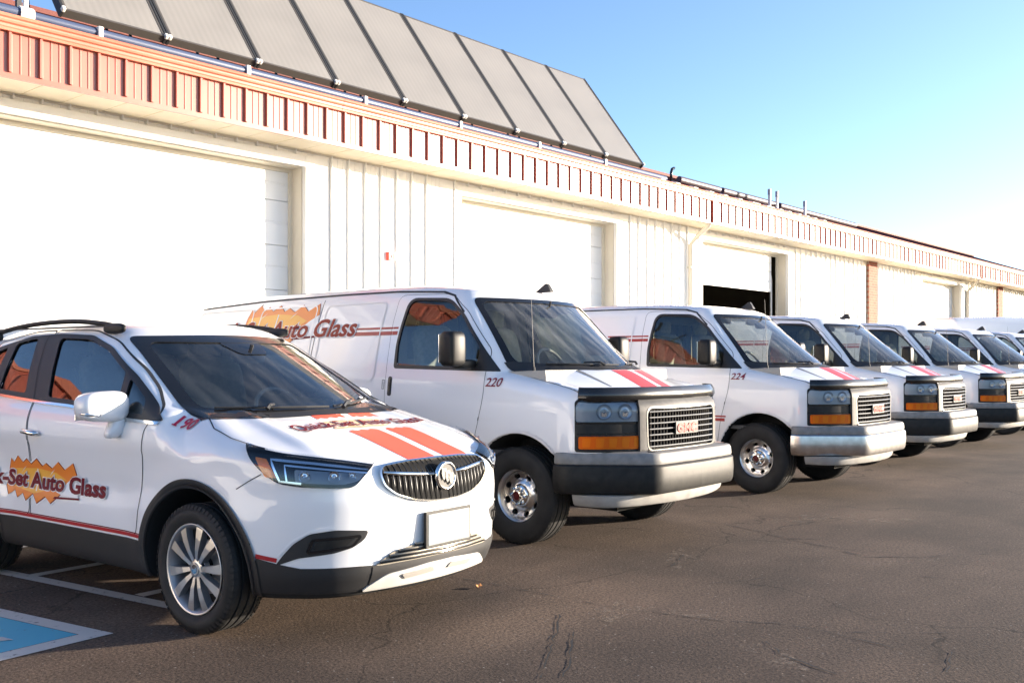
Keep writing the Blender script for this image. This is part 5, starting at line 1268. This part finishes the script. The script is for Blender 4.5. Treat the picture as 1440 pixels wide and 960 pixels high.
        fog = rounded([A(-.762, -.53, .418), A(-.742, -.56, .47), A(-.715, -.61, .535), A(-.675, -.68, .585), A(-.60, -.78, .602), A(-.462, -.872, .590), A(-.480, -.86, .545), A(-.53, -.83, .508), A(-.60, -.775, .484), A(-.70, -.63, .462)], .02)
        fg = patch(F, RAD, fog, 'fog_pocket', M_BLACK, root, .004, .03, skirt=.01, mirror=mi)
        ribbon(F, RAD, rounded([A(-.68, -.67, .49), A(-.665, -.69, .555), A(-.50, -.855, .568), A(-.535, -.83, .515)], .015), .014, 'fog_frame', M_GLOSSK, fg, .012, True, mirror=mi)
        patch(F, RAD, rounded([A(-.665, -.69, .505), A(-.65, -.705, .548), A(-.53, -.83, .556), A(-.555, -.81, .520)], .012), 'fog_blank', M_DARKP, fg, .011, .03, skirt=.004, mirror=mi)
        ribbon(F, RAD, [A(-.752, -.54, .470), A(-.72, -.60, .545), A(-.675, -.68, .598), A(-.60, -.78, .614)], .012, 'fog_brow', M_WHITE, fg, .006, mirror=mi)
        hl3 = [(-.790, -.33, 1.022), (-.782, -.417, 1.003), (-.717, -.552, .978), (-.580, -.722, .952), (-.393, -.840, .915), (-.475, -.863, .869), (-.544, -.851, .811), (-.634, -.781, .814), (-.726, -.672, .822), (-.782, -.575, .838), (-.807, -.50, .888), (-.81, -.40, .96)]
        hl = rounded([A(*p) for p in hl3], [.02, .05, .05, .05, .012, .02, .03, .03, .04, .05, .05, .04])
        h = patch(F, RAD, hl, 'headlight', M_GLOSSK, root, .007, .02, skirt=.0, mirror=mi)
        patch(F, RAD, rounded([A(-.782, -.41, .965), A(-.765, -.475, .955), A(-.752, -.54, .865), A(-.776, -.48, .868)], .012), 'side_marker', M_AMBERD, h, .0095, .02, mirror=mi)
        drl = [A(-.50, -.765, .905), A(-.62, -.655, .928), A(-.742, -.482, .952), A(-.748, -.50, .93), A(-.742, -.548, .848), A(-.69, -.64, .838)]
        ribbon(F, RAD, [A(-.43, -.815, .893)] + drl, .011, 'light_blade', M_REFL, h, .0125, mirror=mi)
        ribbon(F, RAD, [A(-.44, -.812, .876), A(-.60, -.68, .903), A(-.712, -.545, .925), A(-.722, -.575, .850)], .008, 'light_blade', M_REFL, h, .013, mirror=mi)
        patch(F, RAD, rounded([A(-.70, -.60, .905), A(-.70, -.61, .842), A(-.56, -.79, .830), A(-.50, -.83, .845), A(-.46, -.825, .875), A(-.60, -.70, .893)], .012), 'lamp_reflector', M_LAMPIN, h, .0105, .025, mirror=mi)
        for (p, rr) in (((-.672, -.64, .872), .030), ((-.585, -.745, .866), .032), ((-.52, -.80, .864), .022)):
            u = A(*p); q = path3(F, RAD, [u], .015)[0]; nn = grad(F, np.array([q]))[0][0]
            lb = MB().lathe([(rr, -.006), (rr * .92, .002), (rr * .6, .006), (rr * .3, .004), (0, -.004)], 20).obj('lamp_bowl', M_REFL, h, smooth=True)
            lb.rotation_mode = 'QUATERNION'; lb.rotation_quaternion = Vector((-nn[0] * (-1 if mi else 1), -nn[1], 0)).to_track_quat('X', 'Z'); lb.location = (q[0] * (-1 if mi else 1), q[1], q[2])
        patch(F, RAD, hl, 'lamp_lens', M_LENS, h, .018, .02, skirt=.012, mirror=mi)
        # bonnet shut line, bumper shut line
        ribbon(F, RAD, [A(-.787, -.46, .882), A(-.815, -.40, .845), A(-.845, -.335, .80)], .005, 'bumper_gap', M_SEAM, root, .0016, mirror=mi)
        ribbon(F, TOP, [(sx * .655, .235), (sx * .70, .12), (sx * .765, -.02), (sx * .785, -.20), (sx * .775, -.34)], .006, 'bonnet_gap', M_SEAM, root, .002)
        # roof rail
        rp = [(sx * .615, y, float(F.zr(y)) - .05 * (.615 / .66) ** 2.5 + dz) for y, dz in ((1.16, -.002), (1.22, .012), (1.30, .020), (1.7, .022), (2.3, .02), (2.75, .018), (2.90, -.01))]
        rl = empty('roof_rail'); rl.parent = root
        MB().tube(smoothpath(rp), .017, 10)  .obj('rail', M_DARKP, rl, smooth=True, angle=50)
        blob((sx * .615, 1.22, rp[2][2] - .030), (.022, .12, .034), 'rail_foot', M_DARKP, rl, (.7, .8)); blob((sx * .615, 2.80, rp[-2][2] - .03), (.022, .12, .034), 'rail_foot', M_DARKP, rl, (.7, .8)); MB().box(sx * .615 - .012, sx * .615 + .012, 1.2, 2.85, rp[3][2] - .05, rp[3][2] - .04).obj('rail_base', M_BLACK, rl)
        # mirror
        m_ = empty('wing_mirror', (sx * .985, .70, 1.155) if not mi else (.95, .80, 1.135)); m_.parent = root
        blob((0, 0, .025), (.142, .088, .088), 'mirror_shell', M_PAINT, m_, (.62, .62), 24, T=lambda a, b, c: (a, b * (1 - .25 * (a * -sx > 0) * 0), c * (1 + .55 * a * -sx) + .02))
        blob((-sx * .085, -.01, -.065), (.055, .042, .075), 'mirror_stalk', M_PAINT, m_, (.7, .7), 16, T=lambda a, b, c: (a - c * sx * .5 * 1, b, c))
        ind = MB(); pts = [(sx * .05 + .0, -.078, .0), (sx * .115, -.055, .006), (sx * .137, -.02, .010)]; ind.tube([(p[0], p[1] - .004, p[2]) for p in pts], [.010, .011, .006], 8); ind.obj('repeater', M_REFL, m_, smooth=True)
        MB().box(-.11, .11, .080, .086, -.035, .085).obj('mirror_glass', M_CHROME, m_, bevel=.01)
        ml = rounded([(.05, 0), (.17, 0), (.17, .02), (.05, .02)], .01)
        tl = rounded([(-sx * -.55, .95), (sx * .58, 1.16), (sx * .78, 1.16), (sx * .82, .95)], .03); patch(F, REAR, tl, 'tail_lamp', M_RED, root, .008, .05, skirt=.01)
    # bonnet stripes with the name torn through them
    hs = empty('bonnet_stripes'); hs.parent = root
    def zig(a, b, y, s): 
        n = 6; return [(a + (b - a) * k / n, y + (.012 if k % 2 else -.008) * s) for k in range(n + 1)]
    for a, b in ((-.158, .052), (.118, .318)):
        yc = -.045 + .34 * ((abs(a + b) / 2) / .75) ** 2
        patch(F, TOP, [(a, yc), (b, yc + .01)] + zig(b, a, -.130, 1), 'stripe', M_ORG, hs, .002, .03); patch(F, TOP, zig(a, b, -.395, 1) + [(b - .004, -.868), (a, -.878)], 'stripe', M_ORG, hs, .002, .03)
    lettering('Quick-Set Auto Glass', F, TOP, (-.445, -.315), .105, .98, 'bonnet_lettering', M_MAROON, hs, .004, shear=.0, bold=.022, flip=False, halo=.03)
    patch(F, TOP, [(-.20, -.33), (-.15, -.345), (-.08, -.335), (0, -.35), (.08, -.338), (.16, -.348), (.22, -.325), (.24, -.20), (.12, -.185), (.02, -.20), (-.08, -.185), (-.18, -.20)], 'torn_orange', M_LORGP, hs, .0026, .04)
    patch(F, TOP, [(-.74, .13), (-.5, -.02), (-.2, -.075), (0, -.085), (.2, -.075), (.5, -.02), (.74, .13), (.72, .22), (.5, .09), (.2, -.01), (0, -.02), (-.2, -.01), (-.5, .09), (-.72, .22)], 'cowl', M_BLACK, root, .004, .04)
    wiper(root, F, FRONT, (-.60, 1.178), (.02, 1.168), (-.38, 1.155)); wiper(root, F, FRONT, (.06, 1.168), (.52, 1.20), (.10, 1.15))
    # grille
    gq = [(-.405, .866), (-.372, .900), (-.20, .912), (0, .914), (.20, .912), (.372, .900), (.405, .866), (.392, .815), (.330, .762), (.22, .724), (.10, .708), (0, .705), (-.10, .708), (-.22, .724), (-.330, .762), (-.392, .815)]
    go = rounded(gq, .03); gi = [(x * .984, .81 + (z - .81) * .962) for x, z in go]
    gg = empty('grille'); gg.parent = root
    patch(F, FRONT, go, 'opening', M_PIT, gg, .010, .025); patch(F, FRONT, [(x * 1.006, .81 + (z - .81) * 1.025) for x, z in go], 'chrome_frame', M_CHROME, gg, .019, .03, holes=[gi], skirt=.02)
    A_ = np.array(gi)
    for x in np.linspace(-.37, .37, 23):
        zz = []
        for i in range(len(A_)):
            (xa, za), (xb, zb) = A_[i], A_[(i + 1) % len(A_)]
            if (xa - x) * (xb - x) < 0: zz.append(za + (zb - za) * (x - xa) / (xb - xa))
        if len(zz) < 2: continue
        zl, zt = min(zz), max(zz); P = path3(F, FRONT, [(x, zl), (x, zl + (zt - zl) * .3), (x, zl + (zt - zl) * .65), (x, zt)], .013); P[1].y -= .006; P[2].y -= .006
        MB().tube(P, [.002, .003, .003, .002], 6).obj('grille_slat', M_SLAT, gg, smooth=True)
    for s in (-1, 1): 
        P = path3(F, FRONT, [(s * .385, .868), (s * .30, .857), (s * .18, .846), (s * .085, .842)], .024); MB().tube(P, [.006, .012, .012, .010], 8).obj('grille_wing', M_CHROME, gg, smooth=True)
    c = path3(F, FRONT, [(0, .826)], .030)[0]; em = empty('emblem', c); em.parent = root
    MB().lathe([(.062, .012), (.064, -.004), (.070, -.010), (.077, -.004), (.078, .012)], 40).obj('ring', M_CHROME, em, smooth=True).rotation_euler = (0, 0, R(90))
    MB().lathe([(.066, .0), (.0, .0)], 30).obj('disc', M_SILVER, em).rotation_euler = (0, 0, R(90))
    for dx, dz in ((-.026, .014), (0, 0), (.026, -.014)):
        sh = [(-.020, .036), (.020, .036), (.021, .0), (.012, -.026), (0, -.040), (-.012, -.026), (-.021, 0)]
        MB().prism([(u * .86 + dx, v * .86 + dz - .002) for u, v in sh], .006, .012 + dx * .1, T=lambda u, v, w_: (u, -w_, v)).obj('shield', M_CHROME, em)
    # lower mouth with barred insert, plate, skid
    mo = rounded([(-.43, .402), (-.335, .462), (-.10, .502), (.10, .502), (.335, .462), (.43, .402), (.2, .385), (-.2, .385)], .02)
    m2 = patch(F, FRONT, mo, 'lower_grille', M_BEIGEG, root, .008, .02)
    for z, hw in ((.415, .40), (.437, .35), (.459, .30), (.480, .20)):
        P = path3(F, FRONT, [(x * hw, z) for x in (-1, -.5, 0, .5, 1)], .014); MB().tube(P, .0065, 6).obj('lower_bar', M_GLOSSK, m2, smooth=True)
        P = path3(F, FRONT, [(x * hw, z + .010) for x in (-1, -.5, 0, .5, 1)], .016); MB().tube(P, .006, 6).obj('lower_bar', M_BEIGEG, m2, smooth=True)
    sk = rounded([(-.47, .272), (-.44, .30), (-.36, .350), (-.10, .372), (.10, .372), (.36, .350), (.44, .30), (.47, .272)], .03)
    s_ = patch(F, FRONT, [(-.44, .398), (-.3, .402), (0, .405), (.3, .402), (.44, .398), (.44, .272), (.2, .250), (-.2, .250), (-.44, .272)], 'chin_cladding', M_BLACK, root, .009, .02)
    k_ = patch(F, FRONT, sk, 'skid_plate', M_SKID, root, .014, .03, skirt=.014)
    for sx in (-1, 1): patch(F, FRONT, rounded([(sx * .24, .315), (sx * .27, .340), (sx * .07, .352), (sx * .05, .326)], .012), 'skid_recess_shade', M_SKIDD, k_, .022, .03, skirt=.007);  # raised patches in darker silver stand in for the shade of recesses
    pl = path3(F, FRONT, [(0, .585)], .012)[0]; p_ = empty('number_plate', (.02, pl.y - .012, .552)); p_.parent = root
    MB().box(-.165, .165, -.006, .006, -.085, .085).obj('plate', M_PLATE, p_, bevel=.006); MB().box(-.178, .178, -.002, .016, -.098, .098).obj('plate_frame', M_DARKP, p_, bevel=.004)
    for x in (-.10, .10): MB().lathe([(.008, -.009), (.0, -.010)], 8).obj('plate_screw', M_CHROME, p_).location = (x, -.0, .07)
    # logo and number
    lg = empty('side_logo'); lg.parent = root
    b_ = burst(F, SIDE, 2.03, 1.19, .56, .845, root, .002)
    lettering('Quick-Set Auto Glass', F, SIDE, (2.55, .655), .098, 1.70, 'side_lettering', M_MAROON, root, .009, bold=.040, halo=.035)
    for ch in list(lg.children): pass
    bpy.data.objects.remove(lg)
    SL = Proj((.70, 0, -.71)); SL.u = np.array((0., 1, 0)); SL.v = np.array((.71, 0, .70))
    o2 = SL.flat([(-.80, .268, 1.078)])[0]; lettering('190', F, SL, (o2[0], o2[1]), .082, .140, 'fleet_number', M_RED3, root, .003, shear=-.05, bold=.03, halo=.02)
    # underside and cabin
    MB().box(-.48, .48, -.55, 3.1, .245, .30).obj('underbody', M_LINER, root)
    cab = empty('cabin'); cab.parent = root
    MB().box(-.78, .78, .0, 3.1, .36, .40).obj('floor', M_DASH, cab)
    MB().prism([(.05, .85), (.85, .85), (.86, 1.02), (.72, 1.10), (.30, 1.125), (.05, 1.13)], -.74, .74, T=lambda u, v, w_: (w_, u + .08, v)).obj('dashboard', M_DASH, cab)
    blob((.37, .62, 1.115), (.19, .13, .06), 'instrument_hood', M_DASH, cab, (.6, .6))
    for x in (-.37, .37): seat(cab, x, 1.32, .80, M_SEAT, .48, .60)
    for x in (-.35, .35): seat(cab, x, 2.15, .84, M_SEAT, .60, .56)
    steering_wheel(cab, .37, .88, 1.10, .185)
    rm = empty('rear_view_mirror', (.02, .74, 1.475)); rm.parent = cab; blob((0, 0, 0), (.115, .022, .035), 'shell', M_PALETRIM, rm, (.5, .5)); MB().tube([(0, 0, .02), (0, -.03, .09)], .012, 6).obj('stalk', M_BLACK, rm)
    for x in (-.37, .37): MB().box(x - .2, x + .2, 1.12, 1.13, 1.50, 1.59).obj('sun_visor', M_PALETRIM, cab, bevel=.012)
    for sx in (-1, 1):
        MB().tube([(sx * .66, 1.72, .9), (sx * .60, 1.86, 1.55)], .05, 8).obj('inner_pillar', M_PALETRIM, cab); MB().tube([(sx * .62, 1.70, 1.42), (sx * .5, 1.5, .85)], .012, 5).obj('seat_belt', M_DASHG, cab)
    w0 = suv_wheel(); set_wheels(root, w0, .347, .775, F.wb, 0.0)
    return root, F
M_MAR2 = mat('number_maroon', (.22, .012, .03), .4); M_LOGOB = mat('logo_brown', (.30, .045, .025), .6, spec=.25)
M_RED2 = mat('pinstripe_red', (.40, .02, .025), .35); M_RED3 = mat('number_red', (.42, .012, .05), .35); M_LORGP = mat('faded_orange', (.82, .50, .28), .4)
M_BEIGEG = mat('lower_grille_beige', (.30, .27, .22), .4, metal=.3)
def make_highvan():
    F = HighVanBody(); root = empty('high_roof_van')
    wsw = rounded([(-.78, 1.50), (-.70, 2.20), (.70, 2.20), (.78, 1.50)], .08); sw = rounded([(.02, 1.42), (1.0, 1.42), (1.0, 2.12), (.62, 2.12)], .08)
    shell(F, .045, 'body', M_PAINT, root, (), [(0, .37, .44, .56), (F.wb, .37, .44, .56)])
    patch(F, FRONT, wsw, 'windshield', M_GLOSSK, root, .004, .1)
    for mi in (False, True):
        patch(F, SIDE, sw, 'side_window', M_GLOSSK, root, .004, .1, mirror=mi)
        for p in ([(1.10, .6), (1.10, 2.64), (.55, 2.40)], [(1.14, .5), (1.14, 2.60), (2.60, 2.60), (2.60, .5)]): ribbon(F, SIDE, p, .014, 'panel_gap', M_SEAM, root, .003, mirror=mi)
        ribbon(F, SIDE, [(-.4, .9), (4.8, .9)], .05, 'rub_strip', M_BLACK, root, .006, step=.15, mirror=mi)
        b = rounded([(2.75, 1.5), (2.75, 2.4), (4.7, 2.4), (4.7, 1.5)], .08); ribbon(F, SIDE, b, .018, 'pressed_frame', M_PAINT, root, .006, True, .1, mirror=mi)
        blob(((1 if mi else -1) * 1.12, .1, 1.55), (.10, .09, .2), 'wing_mirror', M_BLACK, root, (.5, .5))
    MB().box(-.95, .95, -1.0, -.80, .32, .62).obj('bumper', M_DARKP, root, bevel=.03); MB().box(-.5, .5, -.99, -.9, .66, .98).obj('grille', M_GLOSSK, root)
    for sx in (-1, 1): MB().box(sx * .72 - .16, sx * .72 + .16, -.93, -.80, .75, 1.0).obj('headlight', M_REFL, root, bevel=.03)
    MB().box(-.6, .6, -.7, 4.8, .28, .42).obj('underframe', M_LINER, root)
    w0 = van_wheel(); set_wheels(root, w0, .36, .82, F.wb)
    return root

# ------------------------------------------------------------------ park the vehicles
suv, FS = make_suv()
suv.location = (3.822, 4.825, 0); suv.rotation_euler.z = R(3.5); suv.scale = (1.05, 1, 1)
tag(suv, 'small white crossover numbered 190 with orange bonnet stripes, nearest the camera', 'car')
van, FV = make_van()
def set_mat(root, part, sub, m):
    for o in walk(root):
        if base(o.name) == sub and o.parent and base(o.parent.name) == part: o.data = o.data.copy(); o.data.materials[0] = m
def base(n): return n.split('.')[0]
def walk(o):
    for c in o.children: yield c; yield from walk(c)
G_ = 'white cargo vans parked in a row'
VANS = [((6.945, 5.16), 0.0, '220'), ((10.98, 5.15), 0.5, '224'), ((14.66, 5.42), -.3, None), ((18.40, 5.52), -.6, None), ((22.2, 5.55), .4, None), ((25.4, 5.55), 0.0, None)]
LBL = ['white cargo van numbered 220 with orange logo, dark bumper and rose bonnet stripes', 'white cargo van numbered 224 with bright metal bumper, second in the row', 'third white cargo van from the left, half hidden behind number 224', 'fourth white cargo van from the left, narrow slice of grille and bumper showing',
       'fifth white cargo van, only windshield and roof showing at right picture edge', 'last white cargo van of the row, only roof and glass at the picture edge']
roots = [van] + [copy_tree(van) for _ in VANS[1:]]
for r_, ((x, y), rz, num), lb in zip(roots, VANS, LBL):
    r_.location = (x, y, 0); r_.rotation_euler.z = R(rz); tag(r_, lb, 'van', G_)
    if num: lettering(num, FV, SIDE, (.285, 1.252), .068, .172, 'fleet_number', M_MAR2, r_, .003, shear=.22, bold=.012)
for k_, r_ in enumerate(roots[1:], 1):
    rr = random.Random(k_)
    for o in r_.children:
        if base(o.name) == 'wheel': o.rotation_euler.x += rr.uniform(0, 6)
        if base(o.name) == 'headlight': o.data = o.data.copy(); o.data.materials[0] = M_LAMPHAZE
    fw = [o for o in r_.children if base(o.name) == 'wheel' and o.location.y < 1]
    for o in fw: o.rotation_euler.z += R(rr.uniform(-7, 7)) * 0 + R((-5, 3, -2, 6, -4)[k_ - 1])
set_mat(roots[1], 'front_bumper', 'middle_band', M_CHROMED)
for r_ in roots[2:4]:
    b_ = [o for o in r_.children if base(o.name) == 'front_bumper'][0]; MB().box(.18, .50, -1.032, -1.022, .49, .65).obj('blank_plate', M_PLATE, b_, bevel=.004)
# the first van's logo
burst(FV, SIDE, 3.84, 2.62, 1.60, 2.03, van, .002)
lettering('Quick-Set Auto Glass', FV, SIDE, (4.62, 1.690), .165, 2.62, 'side_lettering', M_LOGOB, van, .008, shear=.22, bold=.024, halo=.03)
hv = make_highvan(); hv.location = (32.0, 6.0, 0); hv.rotation_euler.z = R(52); hv.scale = (1, 1, .95)
tag(hv, 'tall white high-roof van parked sideways behind the row, only its roof showing', 'van')
# a dry leaf on the asphalt
b = MB(); q = [(-.035, 0, .006), (-.02, .016, .014), (.0, .022, .018), (.02, .014, .012), (.04, 0, .02), (.02, -.016, .008), (0, -.02, .013), (-.02, -.013, .01), (0, 0, .004)]
b.add(q, [(i, (i + 1) % 8, 8) for i in range(8)]); lf = b.obj('dry_leaf', mat('leaf_tan', (.55, .24, .08), .7), recalc=True); lf.location = (4.70, 4.35, .004); lf.rotation_euler.z = .6
tag(lf, 'small curled orange-brown leaf on the asphalt before the crossover', 'leaf')
